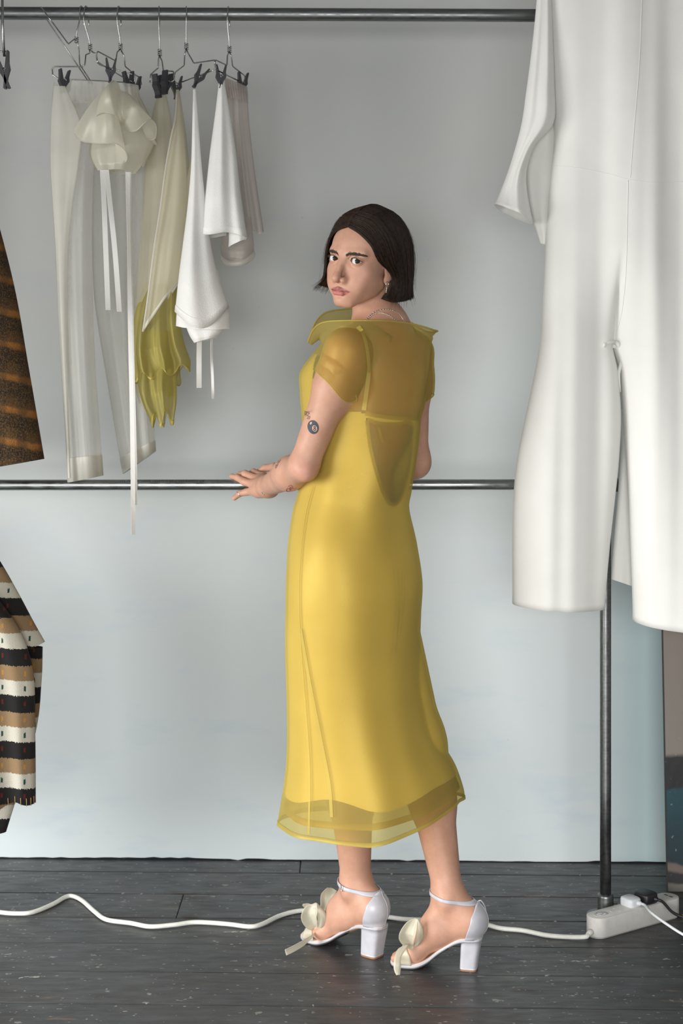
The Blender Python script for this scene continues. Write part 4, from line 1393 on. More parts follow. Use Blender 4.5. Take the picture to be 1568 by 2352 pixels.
SU = catmull(np.array([  # u, half width, foot-bed height, inner shift
    (-0.034, 0.010, 0.0755, 0.0), (-0.026, 0.022, 0.0755, 0.0), (-0.005, 0.0275, 0.0755, 0.0), (0.022, 0.027, 0.073, 0.0), (0.050, 0.0255, 0.061, 0.0), (0.080, 0.027, 0.043, -0.001),
    (0.108, 0.033, 0.024, 0.0), (0.135, 0.0385, 0.0130, 0.0), (0.160, 0.0395, 0.0102, 0.0), (0.185, 0.036, 0.0102, 0.002), (0.202, 0.026, 0.0106, 0.005), (0.210, 0.010, 0.0110, 0.008)]), 60)
def sandal(ft, an, label, side):
    sh = root('sandal', tuple(ft(0.05, 0, 0)), None, None); sh.parent = person
    sh['label'] = label
    def plate(name, t0, t1, grow, mat, i0=0, i1=60, close=True):
        V = []
        n = i1 - i0
        for k in range(i0, i1):
            u, hw, z, sx = SU[k]
            for (a, zz) in ((-1, t0), (-0.5, t0), (0.5, t0), (1, t0), (1, t1), (0.5, t1), (-0.5, t1), (-1, t1)):
                V.append(ft(u, a * (hw + grow) + sx, z - zz))
        f = grid_faces(n, 8, True)
        f += [tuple(range(7, -1, -1)), tuple((n - 1) * 8 + j for j in range(8))]
        return obj(name, V, f, mat, sh)
    plate('insole', -0.0006, 0.002, -0.0012, M['insole'])
    plate('welt', 0.0005, 0.0062, 0.0012, M['shoe'])
    plate('outsole', 0.0062, 0.0096, 0.0006, M['outsole'], 22, 60)
    plate('arch', 0.0063, 0.0080, -0.002, M['arch'], 14, 30)
    # block heel
    V = []; n = 28
    prof = [(0.071, 0.0285, 0.0255, -0.004), (0.060, 0.0275, 0.0245, -0.003), (0.035, 0.0255, 0.0230, 0.000), (0.008, 0.0240, 0.0215, 0.003), (0.0045, 0.0240, 0.0215, 0.003)]
    for (z, ru, rw, cu) in prof:
        for j in range(n):
            a = 2 * math.pi * j / n
            c, s_ = math.cos(a), math.sin(a)
            x = abs(c) ** 0.45 * math.copysign(1, c) * ru
            if x > 0: x *= 0.90
            V.append(ft(cu + x, abs(s_) ** 0.45 * math.copysign(1, s_) * rw, z))
    f = grid_faces(5, n, True) + [tuple(range(n)), tuple(4 * n + j for j in range(n - 1, -1, -1))]
    heel = obj('heel', V, f, M['shoe'], sh)
    V2 = []
    for z in (0.0046, 0.0002):
        for j in range(n):
            a = 2 * math.pi * j / n; c, s_ = math.cos(a), math.sin(a)
            x = abs(c) ** 0.45 * math.copysign(1, c) * 0.0238
            if x > 0: x *= 0.90
            V2.append(ft(0.003 + x, abs(s_) ** 0.45 * math.copysign(1, s_) * 0.0213, z))
    obj('heel_tip', V2, grid_faces(2, n, True) + [tuple(range(n)), tuple(n + j for j in range(n - 1, -1, -1))], M['heeltip'], heel, False)
    # heel counter: a cup open to the front, drawn up to the ankle at the back
    V = []; nr, nc = 16, 41
    for i in range(nr):
        t = i / (nr - 1)
        for j in range(nc):
            a = -1 + 2 * j / (nc - 1)
            ang = math.pi + a * 1.78 * (1 - 0.42 * t ** 1.2)
            top = 0.082 * (1 - 0.35 * abs(a) ** 2.4)
            z = 0.0745 + top * t
            bulge = math.sin(min(1, t * 1.25) * math.pi * 0.55)
            ru = 0.0335 + 0.0050 * bulge - 0.010 * max(0, t - 0.55); rw = 0.0295 + 0.0050 * bulge - 0.004 * t
            V.append(ft(0.001 + ru * math.cos(ang) + 0.010 * t * t, rw * math.sin(ang), z))
    Vp = np.array(V)
    def anyfoot(p): return BODY(p)
    Vp = push_out(Vp, anyfoot, 0.0022)
    o = obj('heel_counter', Vp, grid_faces(nr, nc), M['shoe'], sh)
    md = o.modifiers.new('solid', 'SOLIDIFY'); md.thickness = 0.0016; md.offset = 1.0
    # vertical seam at the side of the counter
    row = Vp.reshape(nr, nc, 3)
    mb = MB(); mb.tube(row[:, nc // 2] + (-ft.d) * 0.0022, 0.0007, 5); mb.build('counter_seam', M['shoe'], o)
    # ankle strap: a ring that hugs the leg
    th = np.linspace(0, 2 * math.pi, 72, endpoint=False)
    c = an + UP * 0.007 + ft.d * (-0.004)
    pts = np.array([c + 0.045 * (math.cos(t) * ft.d + math.sin(t) * ft.n) + UP * (0.007 * math.cos(t)) for t in th])
    rings = []
    for dz in (-0.0042, -0.0015, 0.0015, 0.0042):
        q = pts + UP * dz
        for _ in range(7):
            e = 0.0008; d = BODY(q) - 0.0022
            g = np.stack([BODY(q + np.eye(3)[k] * e) - BODY(q - np.eye(3)[k] * e) for k in range(3)], 1) / (2 * e)
            g[:, 2] = 0
            q = q - g * np.clip(d / ((g * g).sum(1) + 1e-3), -0.012, 0.012)[:, None]
        rings.append(q)
    o = obj('ankle_strap', np.concatenate(rings), grid_faces(4, 72, True), M['shoe'], sh)
    md = o.modifiers.new('solid', 'SOLIDIFY'); md.thickness = 0.0014; md.offset = -1.0
    # buckle on the outer side
    bi = int(np.argmax((rings[1] - an) @ (-ft.n) + 0.25 * ((rings[1] - an) @ ft.d)))
    bc = (rings[1][bi] + rings[2][bi]) / 2; tg = rings[1][(bi + 1) % 72] - rings[1][bi - 1]; tg /= np.linalg.norm(tg)
    nn = np.cross(tg, UP); nn /= np.linalg.norm(nn)
    if nn @ (bc - an) < 0: nn = -nn
    fr = [bc + nn * 0.0026 + tg * x + UP * z for x, z in ((-0.003, -0.0062), (0.003, -0.0062), (0.003, 0.0062), (-0.003, 0.0062))]
    mb = MB(); mb.tube(fr, 0.0007, 5, closed=True); mb.tube([bc + nn * 0.003 - tg * 0.003, bc + nn * 0.003 + tg * 0.003], 0.0006, 5)
    mb.build('buckle', M['buckle'], sh)
    # loose strap end behind the buckle
    if side > 0:
        e0 = rings[1][int(np.argmin((rings[1] - an) @ ft.d))]
        pts = catmull(np.array([e0, e0 - ft.d * 0.010 - ft.n * -0.004 + UP * 0.004, e0 - ft.d * 0.019 + UP * -0.012, e0 - ft.d * 0.022 + UP * -0.034]), 18)
        v, f = ribbon(pts, 0.0035, ft.n, thick=0.0006); obj('strap_end', v, f, M['shoe'], sh)
    # toe band
    V = []; nb = 33
    for u, dz in ((0.150, 0.0), (0.156, 0.0035), (0.166, 0.004), (0.176, 0.0035), (0.182, 0.0)):
        for j in range(nb):
            a = math.pi * j / (nb - 1)
            w = 0.039 * math.cos(a); z = 0.009 + 0.040 * math.sin(a) ** 0.8 + dz * 0.3 - (u - 0.150) * 0.35 * math.sin(a)
            V.append(ft(u, w, z))
    Vp = push_out(np.array(V), BODY, 0.002)
    o = obj('toe_band', Vp, grid_faces(5, nb), M['bow'], sh)
    md = o.modifiers.new('solid', 'SOLIDIFY'); md.thickness = 0.0012; md.offset = 1.0
    return sh

def leaf(pts, widths, side, cup, mat, parent, name='bow_loop', n=26, m=9):
    """soft folded petal along pts; cup bends its cross-section"""
    p = catmull(np.array(pts, float), n); w = catmull(np.array(widths, float)[:, None], n)[:, 0]
    tg = np.gradient(p, axis=0); tg /= np.linalg.norm(tg, axis=1)[:, None]
    sd = np.asarray(side, float); sd = sd - tg * (tg @ sd)[:, None]; sd /= np.linalg.norm(sd, axis=1)[:, None]
    nn = np.cross(tg, sd)
    V = []
    for k in range(n):
        for j in range(m):
            a = -1 + 2 * j / (m - 1)
            V.append(p[k] + sd[k] * w[k] * math.sin(a * 1.2) / math.sin(1.2) + nn[k] * w[k] * cup * (math.cos(a * 1.5) + 0.12 * math.sin(a * 7 + k * 0.3)))
    o = obj(name, V, grid_faces(n, m), mat, parent)
    md = o.modifiers.new('solid', 'SOLIDIFY'); md.thickness = 0.0006
    return o

sl = sandal(FTL, ANL, 'white satin block-heel sandal, buckle side to the camera, cream bow', 0)
sr = sandal(FTR, ANR, 'white satin block-heel sandal stepping back, cream bow on the toes', 1)
def bow(sh, ft, knot, spec):
    kc = PN(*knot)
    mb = MB(); mb.tube([kc + UP * 0.008, kc, kc - UP * 0.008], [0.006, 0.0085, 0.006], 10); mb.build('bow_knot', M['bow'], sh)
    for (pts, w, side, cup, nm) in spec:
        leaf([PN(*q) for q in pts], w, side, cup, M['bow'], sh, nm)
DL = 3.655
bow(sl, FTL, (728, 2136, DL - 0.02), [
    ([(728, 2138, DL - 0.015), (716, 2130, DL - 0.035), (709, 2108, DL - 0.045), (717, 2084, DL - 0.04), (726, 2073, DL - 0.03)], [0.004, 0.014, 0.019, 0.014, 0.002], (1, -0.2, 0.3), 0.75, 'bow_loop'),
    ([(728, 2138, DL - 0.015), (738, 2124, DL - 0.03), (740, 2106, DL - 0.035), (732, 2088, DL - 0.035), (726, 2074, DL - 0.03)], [0.004, 0.010, 0.012, 0.008, 0.002], (1, 0.2, -0.3), -0.7, 'bow_loop'),
    ([(730, 2134, DL), (745, 2108, DL + 0.02), (750, 2080, DL + 0.03), (754, 2058, DL + 0.035), (762, 2044, DL + 0.03)], [0.004, 0.012, 0.015, 0.018, 0.014], (1, 0.1, 0.15), 0.45, 'bow_loop'),
    ([(728, 2134, DL + 0.01), (716, 2098, DL + 0.045), (708, 2084, DL + 0.05), (695, 2078, DL + 0.05)], [0.003, 0.009, 0.009, 0.002], (0.2, 0.1, 1), 0.3, 'bow_loop'),
    ([(728, 2140, DL - 0.02), (716, 2152, DL - 0.045), (700, 2164, DL - 0.07), (680, 2176, DL - 0.09), (656, 2188, DL - 0.105)], [0.003, 0.005, 0.008, 0.0075, 0.007], (0.4, 0.3, 0.9), 0.25, 'bow_tail'),
])
DR = 3.495
bow(sr, FTR, (947, 2176, DR - 0.01), [
    ([(946, 2178, DR - 0.01), (936, 2168, DR - 0.03), (934, 2152, DR - 0.04), (944, 2128, DR - 0.035), (956, 2110, DR - 0.03)], [0.004, 0.014, 0.018, 0.014, 0.003], (1, -0.2, 0.2), 0.75, 'bow_loop'),
    ([(948, 2178, DR - 0.01), (960, 2164, DR - 0.02), (964, 2144, DR - 0.03), (962, 2124, DR - 0.03), (958, 2110, DR - 0.03)], [0.003, 0.007, 0.009, 0.006, 0.002], (1, 0.3, -0.2), -0.7, 'bow_loop'),
    ([(946, 2176, DR - 0.01), (928, 2176, DR - 0.03), (914, 2196, DR - 0.055), (912, 2222, DR - 0.07), (914, 2240, DR - 0.082)], [0.004, 0.010, 0.007, 0.008, 0.004], (1, 0.3, 0.3), 0.35, 'bow_tail'),
])
# ------------------------------------------------------------------ clothes rack of scaffold tube
rack = root('clothes_rack', (0.6615, D_RAIL, 0), 'grey steel tube clothes rack with an upper and a lower rail', 'clothes rack')
XL, XR = -1.75, 0.6615
def rail_z(X, px0, y0, px1, y1):
    a = P(px0, y0, D_RAIL); b = P(px1, y1, D_RAIL)
    return a.z + (b.z - a.z) * (X - a.x) / (b.x - a.x)
zu = lambda X: rail_z(X, 0, 30.5, 1220, 35.5)
zl = lambda X: rail_z(X, 0, 1114, 1180, 1113)
def cyl(name, a, b, r, mat, parent, n=24):
    mb = MB(); a = np.array(a, float); b = np.array(b, float)
    pts = [a + (b - a) * t for t in np.linspace(0, 1, 8)]
    mb.tube(pts, r, n); return mb.build(name, mat, parent)
RU, RL, RP = 0.0160, 0.0134, 0.0140
cyl('upper_rail', (XL, D_RAIL, zu(XL)), (XR + 0.05, D_RAIL, zu(XR + 0.05)), RU, M['tube_dark'], rack)
lr = cyl('lower_rail', (XL, D_RAIL, zl(XL)), (XR, D_RAIL, zl(XR)), RL, M['tube'], rack)
for X in (XL, XR):
    cyl('upright', (X, D_RAIL, 0.006), (X, D_RAIL, zu(X) - 0.01), RP, M['tube_dark'], rack)
    mb = MB(); mb.tube([(X, D_RAIL, z) for z in (0.010, 0.012, 0.055, 0.060, 0.062)], [0.0205, 0.0205, 0.0200, 0.0195, 0.0165], 24)
    mb.tube([(X, D_RAIL, z) for z in (0.0, 0.0015, 0.010, 0.0125)], [0.047, 0.048, 0.047, 0.040], 28)
    mb.tube([(X + 0.018, D_RAIL - 0.004, 0.035), (X + 0.028, D_RAIL - 0.006, 0.035)], [0.006, 0.0055], 8)
    fl_ = mb.build('base_flange', M['tube_dark'], rack)
    b2 = MB(); b2.tube([(X - 0.034, D_RAIL - 0.008, 0.012), (X - 0.034, D_RAIL - 0.008, 0.017)], [0.0055, 0.0045], 8); b2.build('screw', M['heeltip'], fl_)
    for zz, r in ((zu(X), RU), (zl(X), RL)):
        c = MB(); c.tube([(X, D_RAIL, zz - 0.028), (X, D_RAIL, zz + 0.028)], 0.0195, 20); c.tube([(X - 0.03, D_RAIL, zz), (X + 0.03, D_RAIL, zz)], r + 0.005, 20)
        c.build('tee_clamp', M['tube_dark'], rack)
# the maker's print on the lower rail, wrapped round the tube
M['print'] = plain('tube_print_ink', (0.020, 0.030, 0.045), 0.7)
def rail_print():
    cu = bpy.data.curves.new('print_text', 'FONT'); cu.body = 'ITL M-CO. 10255 102970/P TP-1 TO-2200W CE'
    cu.size = 1.0; cu.resolution_u = 2
    o = bpy.data.objects.new('print_text', cu); COL.objects.link(o)
    bpy.context.view_layer.update()
    me = bpy.data.meshes.new_from_object(o.evaluated_get(bpy.context.evaluated_depsgraph_get()))
    n = len(me.vertices); a = np.empty(n * 3); me.vertices.foreach_get('co', a); a = a.reshape(-1, 3)
    f = [tuple(p.vertices) for p in me.polygons]
    bpy.data.objects.remove(o); bpy.data.meshes.remove(me)
    x0 = P(278, 1106, D_RAIL).x; x1 = P(470, 1106, D_RAIL).x
    sx = (x1 - x0) / (a[:, 0].max() - a[:, 0].min())
    X = x0 + (a[:, 0] - a[:, 0].min()) * sx
    th = math.radians(38) + (a[:, 1] * 0.0085) / RL
    r = RL + 0.00025
    V = np.stack([X, D_RAIL - r * np.cos(th), np.array([zl(x) for x in X]) + r * np.sin(th)], 1)
    obj('printed_lettering', V, f, M['print'], lr, False)
rail_print()

# ------------------------------------------------------------------ wire hangers with grey clips
M['wire'] = make_tube_mat('hanger_wire', (0.50, 0.50, 0.50), 0.28)
M['clip'] = plain('grey_plastic_clip', (0.040, 0.040, 0.046), 0.42)
D = D_RAIL
def clip(px, py, d, tilt, parent, ln=0.060, roll=0.0, face=0.0):
    """plastic peg: two bars on a spring; tilt in the picture plane, face = turn about the vertical"""
    c = P(px, py, d)
    R_ = Matrix.Rotation(face, 3, 'Z') @ Matrix.Rotation(tilt, 3, 'Y')
    mb = MB()
    for s in (-1, 1):
        A = Matrix.Rotation(s * 0.20, 3, 'Y')
        prof = [(-0.5, 0.0010, 0.0052), (-0.2, 0.0014, 0.0062), (0.02, 0.0014, 0.0095), (0.2, 0.0020, 0.0068), (0.5, 0.0030, 0.0058)]
        V = []
        for (t, i_, o_) in prof:
            for (x, y) in ((i_, -0.0075), (o_, -0.0075), (o_, 0.0075), (i_, 0.0075)):
                q = A @ Vector((s * x * 1.35, y * 1.15, t * ln)); V.append(c + R_ @ q)
        mb.add(V, grid_faces(5, 4, True) + [(3, 2, 1, 0), (16, 17, 18, 19)])
    o = mb.build('clip', M['clip'], parent, False)
    sp = MB()
    ring = [c + R_ @ Vector((0.0045 * math.cos(a), -0.0085 + 0.017 * a / (6 * math.pi), 0.0045 * math.sin(a))) for a in np.linspace(0, 6 * math.pi, 40)]
    sp.tube(ring, 0.0009, 5); sp.build('spring', M['wire'], o)
def hanger(hook_px, twist, wires, clips, label, lean=0.0):
    tx, ty, td = twist
    h = root('trouser_hanger', tuple(P(hook_px, 35, D)), label, 'hanger', 'wire clip hangers on the upper rail')
    X = P(hook_px, 35, D).x; zc = zu(X); r = RU + 0.0018
    t3 = PN(tx, ty, td)
    pts = [t3, t3 + np.array([(X - t3[0]) * 0.2, -0.006, 0.018]), (X - 0.001, D - r * 0.95, zc - 0.022), (X, D - r - 0.0006, zc)]
    for a in np.linspace(0.25, math.pi, 9): pts.append((X + lean * a, D - (r + 0.0006) * math.cos(a), zc + (r + 0.0006) * math.sin(a)))
    pts.append((X + lean * 3.5, D + r + 0.001, zc - 0.018)); pts.append((X + lean * 3.8, D + r + 0.003, zc - 0.026))
    mb = MB(); mb.tube(catmull(np.array([tuple(q) for q in pts]), 60), 0.0017, 8); mb.build('hook', M['wire'], h)
    mb = MB()
    coil = [t3 + np.array([0.0042 * math.cos(a), 0.0042 * math.sin(a), -0.010 + 0.016 * a / (7 * math.pi)]) for a in np.linspace(0, 7 * math.pi, 60)]
    mb.tube(coil, 0.0016, 6); mb.build('wire_twist', M['wire'], h)
    for w in wires:
        p = np.array([PN(*q) for q in w])
        # rounded bends
        q = [p[0]]
        for k in range(1, len(p) - 1):
            for t in (0.82, 1.0): q.append(p[k - 1] + (p[k] - p[k - 1]) * (t if t < 1 else 0.96))
            q.append(p[k] + (p[k + 1] - p[k]) * 0.06)
        q.append(p[-1])
        mb = MB(); mb.tube(q, 0.0017, 8); mb.build('wire_frame', M['wire'], h)
    for c in clips: clip(*c[:4], h, roll=0, face=c[4] if len(c) > 4 else 0.0)
    return h
hanger(186, (176, 90, D - 0.01), [[(176, 88, D - 0.01), (168, 92, D - 0.02), (157, 101, D - 0.05), (112, 40, D - 0.10), (94, 16, D - 0.03), (92, 22, D + 0.02), (150, 108, D + 0.06), (206, 192, D + 0.07)],
                                  [(177, 95, D - 0.01), (181, 112, D), (183, 148, D + 0.02), (213, 194, D + 0.06)]], [],
       'empty wire hanger tipped over sideways, leftmost on the upper rail', 0.001)
hanger(196, (207, 106, D), [[(206, 112, D), (206, 122, D), (197, 126, D - 0.005), (195, 148, D - 0.01), (190, 153, D - 0.01), (126, 153, D - 0.03), (120, 158, D - 0.03), (121, 172, D - 0.03), (136, 182, D - 0.03), (210, 185, D - 0.01), (300, 190, D + 0.03), (310, 186, D + 0.03), (308, 172, D + 0.03), (232, 150, D + 0.01), (223, 144, D), (221, 124, D), (210, 118, D)]],
       [(146, 186, D - 0.03, 0.10, 0.5), (296, 190, D + 0.03, -0.1, 0.6)], 'wire clip hanger carrying the sheer cream trousers', 0.0015)
hanger(272, (277, 105, D), [[(277, 112, D), (269, 120, D - 0.005), (266, 140, D - 0.01), (225, 118, D - 0.13), (221, 124, D - 0.13), (224, 142, D - 0.13), (236, 150, D - 0.12), (318, 198, D + 0.10), (325, 194, D + 0.11), (322, 178, D + 0.11), (312, 173, D + 0.10), (287, 152, D + 0.01), (285, 128, D), (278, 116, D)]],
       [(254, 161, D - 0.08, 0.04, 0.2), (310, 200, D + 0.07, 0.06, 0.5)], 'wire clip hanger carrying the cream ruffled top', 0.001)
hanger(367, (367, 119, D), [[(367, 126, D), (364, 134, D), (363, 156, D), (346, 171, D + 0.05), (344, 190, D + 0.05), (356, 194, D + 0.05), (394, 188, D - 0.05), (400, 184, D - 0.05), (398, 164, D - 0.05), (375, 162, D - 0.01), (372, 140, D), (367, 130, D)]],
       [(363, 197, D, -0.04, 0.9), (382, 190, D - 0.04, 0.25, 0.9)], 'wire clip hanger left of the two holding the pale yellow garment', -0.001)
hanger(430, (428, 104, D), [[(428, 110, D), (424, 125, D), (423, 150, D + 0.02), (402, 166, D + 0.08), (399, 186, D + 0.08), (408, 192, D + 0.08), (488, 162, D - 0.10), (496, 157, D - 0.10), (493, 138, D - 0.10), (445, 145, D - 0.01), (433, 124, D), (428, 114, D)]],
       [(405, 200, D + 0.06, 0.06, 0.3), (458, 176, D - 0.06, 0.50, 0.3)], 'wire clip hanger with one clip tilted over the narrow white strap', -0.0015)
hanger(524, (527, 111, D), [[(527, 117, D), (522, 128, D), (521, 150, D - 0.02), (496, 138, D - 0.10), (493, 144, D - 0.10), (496, 160, D - 0.09), (556, 190, D + 0.08), (564, 188, D + 0.09), (562, 174, D + 0.08), (534, 152, D + 0.01), (531, 128, D), (527, 120, D)]],
       [(507, 176, D - 0.06, 0.02, 0.2), (556, 192, D + 0.06, 0.10, 0.3)], 'wire clip hanger carrying the white crepe top, rightmost of the row', 0.0005)
# ------------------------------------------------------------------ hanging garments
def garment(name, L, R, d, thick, mat, parent, nf=5, amp=0.006, rows=70, cols=120, seed=0, hemw=0.0, top=0.35, flare=1.0, dslope=0.0, dip=0.0):
    """soft cloth tube; L and R are its left and right edges from top to bottom (photo pixels at distance d)"""
    rg = np.random.default_rng(seed)
    Lp = catmull(np.array(L, float), rows); Rp = catmull(np.array(R, float), rows)
    t = np.linspace(0, 2 * math.pi, cols, endpoint=False)
    s = (1 - np.cos(t)) / 2
    ph = rg.uniform(0, 6.28, 8)
    V = []
    for i in range(rows):
        v = i / (rows - 1)
        l = PN(*Lp[i], d); r = PN(*Rp[i], d)
        w = np.linalg.norm(r - l)
        th = min(thick * (top + (1 - top) * min(1, v * 1.6)), w * 0.5)
        a = amp * (0.25 + 0.75 * v ** 0.8) * min(1, w / 0.06)
        fr = np.sin(nf * 2 * math.pi * s + ph[0] + 0.9 * math.sin(2.2 * v + ph[1])) + 0.45 * np.sin(nf * 1.6 * 2 * math.pi * s + ph[2] + 1.3 * v) + 0.15 * np.sin(nf * 2.6 * 2 * math.pi * s + ph[3] - 2 * v)
        bk = np.sin(nf * 0.8 * 2 * math.pi * s + ph[4]) + 0.6 * np.sin(nf * 1.5 * 2 * math.pi * s + ph[5] + v)
        sn = np.sin(t)
        fold = np.where(sn >= 0, fr, bk) * a * np.abs(sn) ** 0.6
        p = l + (r - l) * s[:, None]
        p = p + np.array([0, -1, 0]) * (th * sn + fold)[:, None]
        p[:, 1] += dslope * v
        p[:, 2] -= dip * v ** 5 * np.sin(math.pi * s) * (1.0 if dip else 0) * np.where(sn >= 0, 1.0, 0.55)
        p[:, 2] += hemw * (v ** 6) * np.sin(nf * 2 * math.pi * s + ph[6])
        V.append(p)
    o = obj(name, np.concatenate(V), grid_faces(rows, cols, True), mat, parent)
    o['_r'] = rows; o['_c'] = cols
    GV[o.name] = np.array(V)
    return o
GV = {}
def hem_of(o, name, mat, parent, k0=3, grow=0.0012):
    """a turned hem: band on the last rows of a garment"""
    V = GV[o.name]; n = len(V)
    a, b = V[n - 1 - k0], V[n - 1]
    def g(p, e):
        c = p.mean(0); q = p - c; q[:, 2] = 0; q /= np.linalg.norm(q, axis=1)[:, None] + 1e-9; return p + q * e
    hv = np.concatenate([g(a.copy(), grow), g(b.copy(), grow), g(b.copy(), -grow), g(a.copy(), -grow)])
    return obj(name, hv, grid_faces(4, V.shape[1], True), mat, parent)
def sheet(name, T, B, mat, parent, rows=26, cols=60, bulge=0.0, mid=None):
    """cloth panel between two edges given as (px, py, d) lists"""
    t = np.array([PN(*q) for q in T]); b = np.array([PN(*q) for q in B])
    t = catmull(t, cols); b = catmull(b, cols)
    m = (t + b) / 2 + np.array([0, -bulge, 0]) if mid is None else catmull(np.array([PN(*q) for q in mid]), cols)
    V = []
    for i in range(rows):
        v = i / (rows - 1)
        V.append((1 - v) ** 2 * t + 2 * v * (1 - v) * (2 * m - (t + b) / 2) + v * v * b)
    o = obj(name, np.concatenate(V), grid_faces(rows, cols), mat, parent)
    GV[o.name] = np.array(V)
    return o
def hang_ribbon(name, pts, w, mat, parent, twist=0.0):
    p = catmull(np.array([PN(*q) for q in pts]), 40)
    k = np.linspace(0, 1, 40)
    side = np.stack([np.cos(0.35 + twist * np.sin(k * 7)), np.sin(0.35 + twist * np.sin(k * 7)), 0 * k], 1)
    v, f = ribbon(p, w, side, thick=0.0004)
    return obj(name, v, f, mat, parent, False)

M['cream_sheer'] = sheer('cream_sheer_organza', (0.66, 0.645, 0.59), 0.33, 0.38, transl=0.4)
M['cream_dense'] = sheer('cream_organza_doubled', (0.74, 0.72, 0.655), 0.50, 0.3, transl=0.35)
M['ruffle'] = sheer('ivory_organza_ruffle', (0.76, 0.73, 0.62), 0.60, 0.32, transl=0.4)
M['pale_yellow'] = sheer('pale_straw_organza', (0.70, 0.65, 0.50), 0.50, 0.32, transl=0.4)
M['olive'] = sheer('olive_yellow_organza', (0.50, 0.43, 0.125), 0.58, 0.3, transl=0.4)
M['olive_hem'] = sheer('olive_yellow_organza_hem', (0.64, 0.54, 0.16), 0.85, 0.1, transl=0.3)
M['pink_sheer'] = sheer('greyish_pink_organza', (0.60, 0.54, 0.50), 0.55, 0.3, transl=0.4)
M['ribbon'] = fabric('white_satin_ribbon', (0.78, 0.77, 0.74), 0.45, 0.1, 900, 0.05, 0.15)
def make_crepe():
    m = fabric('white_crepe', (0.82, 0.81, 0.78), 0.8, 0.2, 500, 0.1, 0.18)
    nt = m.node_tree; bs = nt.nodes['Principled BSDF']
    v = coords(nt, (1, 1, 1)); vo = nd(nt, 'ShaderNodeTexVoronoi'); vo.inputs['Scale'].default_value = 330
    nt.links.new(v, vo.inputs['Vector'])
    bump(nt, bs, vo.outputs['Distance'], 0.30, 0.0012)
    return m
M['crepe'] = make_crepe()
M['ivory'] = fabric('ivory_crepe', (0.87, 0.86, 0.82), 0.55, 0.2, 1200, 0.08, 0.10, 0.02)

# sheer cream trousers
g1 = root('sheer_trousers', tuple(P(215, 1100, D)), 'sheer cream trousers with long narrow legs and a gathered waistband', 'trousers')
garment('waistband', [(124, 188), (120, 225), (121, 250)], [(318, 196), (322, 230), (326, 256)], D, 0.035, M['cream_dense'], g1, 12, 0.004, 24, 160, 3, top=0.9)
a = garment('trouser_leg', [(121, 232), (116, 300), (115, 380), (122, 490), (127, 580), (133, 700), (141, 850), (150, 1000), (156, 1108)],
            [(240, 236), (226, 300), (216, 400), (212, 520), (212, 640), (215, 760), (221, 880), (230, 1000), (236, 1092)], D - 0.052, 0.034, M['cream_sheer'], g1, 2, 0.005, 90, 110, 5)
b = garment('trouser_leg', [(222, 240), (214, 400), (212, 560), (216, 680), (230, 780), (250, 900), (268, 1010), (283, 1088)],
            [(326, 240), (340, 400), (348, 560), (348, 680), (347, 780), (350, 900), (354, 980), (357, 1036)], D + 0.03, 0.035, M['cream_sheer'], g1, 2, 0.006, 90, 110, 8)
hem_of(a, 'cuff', M['cream_dense'], g1, 6); hem_of(b, 'cuff', M['cream_dense'], g1, 6)
garment('side_fold', [(123, 198), (117, 290), (116, 380), (122, 480), (128, 580), (134, 720), (142, 860), (151, 1000), (156, 1098)],
        [(150, 198), (186, 290), (180, 380), (166, 480), (157, 580), (156, 720), (158, 860), (160, 1000), (163, 1098)], D - 0.082, 0.012, M['cream_dense'], g1, 1.5, 0.0025, 80, 60, 6)

# cream ruffled top on the second hanger
DB = D - 0.09
g2 = root('ruffled_top', tuple(P(262, 392, DB)), 'cream organza top of wide curling ruffles with ribbon ties', 'blouse')
garment('bodice', [(238, 232), (216, 290), (206, 335), (208, 365), (226, 394)], [(300, 236), (334, 280), (354, 318), (344, 350), (312, 396)], DB + 0.05, 0.055, M['ruffle'], g2, 2, 0.004, 50, 90, 11)
garment('bodice_drape', [(296, 215), (318, 270), (325, 330), (322, 380)], [(318, 215), (345, 270), (357, 320), (330, 384)], DB + 0.09, 0.03, M['ruffle'], g2, 2, 0.004, 40, 60, 12)
r1_ = sheet('ruffle', [(252, 192, DB - 0.01), (254, 194, DB - 0.02), (258, 197, DB - 0.02), (263, 200, DB - 0.02), (268, 206, DB - 0.01)],
      [(168, 304, DB + 0.01), (184, 322, DB - 0.02), (212, 328, DB - 0.03), (240, 329, DB - 0.05), (264, 329, DB - 0.05), (286, 345, DB - 0.03), (291, 368, DB - 0.01), (268, 384, DB + 0.03)], M['ruffle'], g2, 40, 90, 0.03)
r2_ = sheet('ruffle', [(255, 186, DB - 0.02), (259, 184, DB - 0.03), (264, 185, DB - 0.04), (270, 190, DB - 0.03), (276, 200, DB - 0.01)],
      [(246, 318, DB + 0.00), (228, 286, DB - 0.02), (221, 268, DB - 0.05), (236, 258, DB - 0.09), (258, 261, DB - 0.10), (272, 272, DB - 0.08), (284, 288, DB - 0.03), (296, 301, DB - 0.02)], M['ruffle'], g2, 40, 90, 0.05)
r3_ = sheet('ruffle', [(272, 200, DB - 0.01), (280, 208, DB - 0.02), (290, 212, DB - 0.02), (300, 218, DB), (312, 230, DB + 0.02)],
      [(282, 288, DB - 0.02), (298, 301, DB - 0.03), (314, 299, DB - 0.04), (330, 284, DB - 0.05), (345, 274, DB - 0.04), (358, 288, DB - 0.01), (356, 318, DB + 0.02), (338, 322, DB + 0.03), (362, 334, DB + 0.05)], M['ruffle'], g2, 40, 90, 0.04)
for r_ in (r1_, r2_, r3_):
    mb = MB(); mb.tube(GV[r_.name][-1], 0.0013, 6); mb.build('ruffle_hem', M['cream_dense'], r_)
hang_ribbon('ribbon_tie', [(235, 390, DB + 0.02), (239, 470, DB + 0.02), (243, 580, DB + 0.02), (248, 712, DB + 0.02)], 0.0062, M['ribbon'], g2, 0.15)
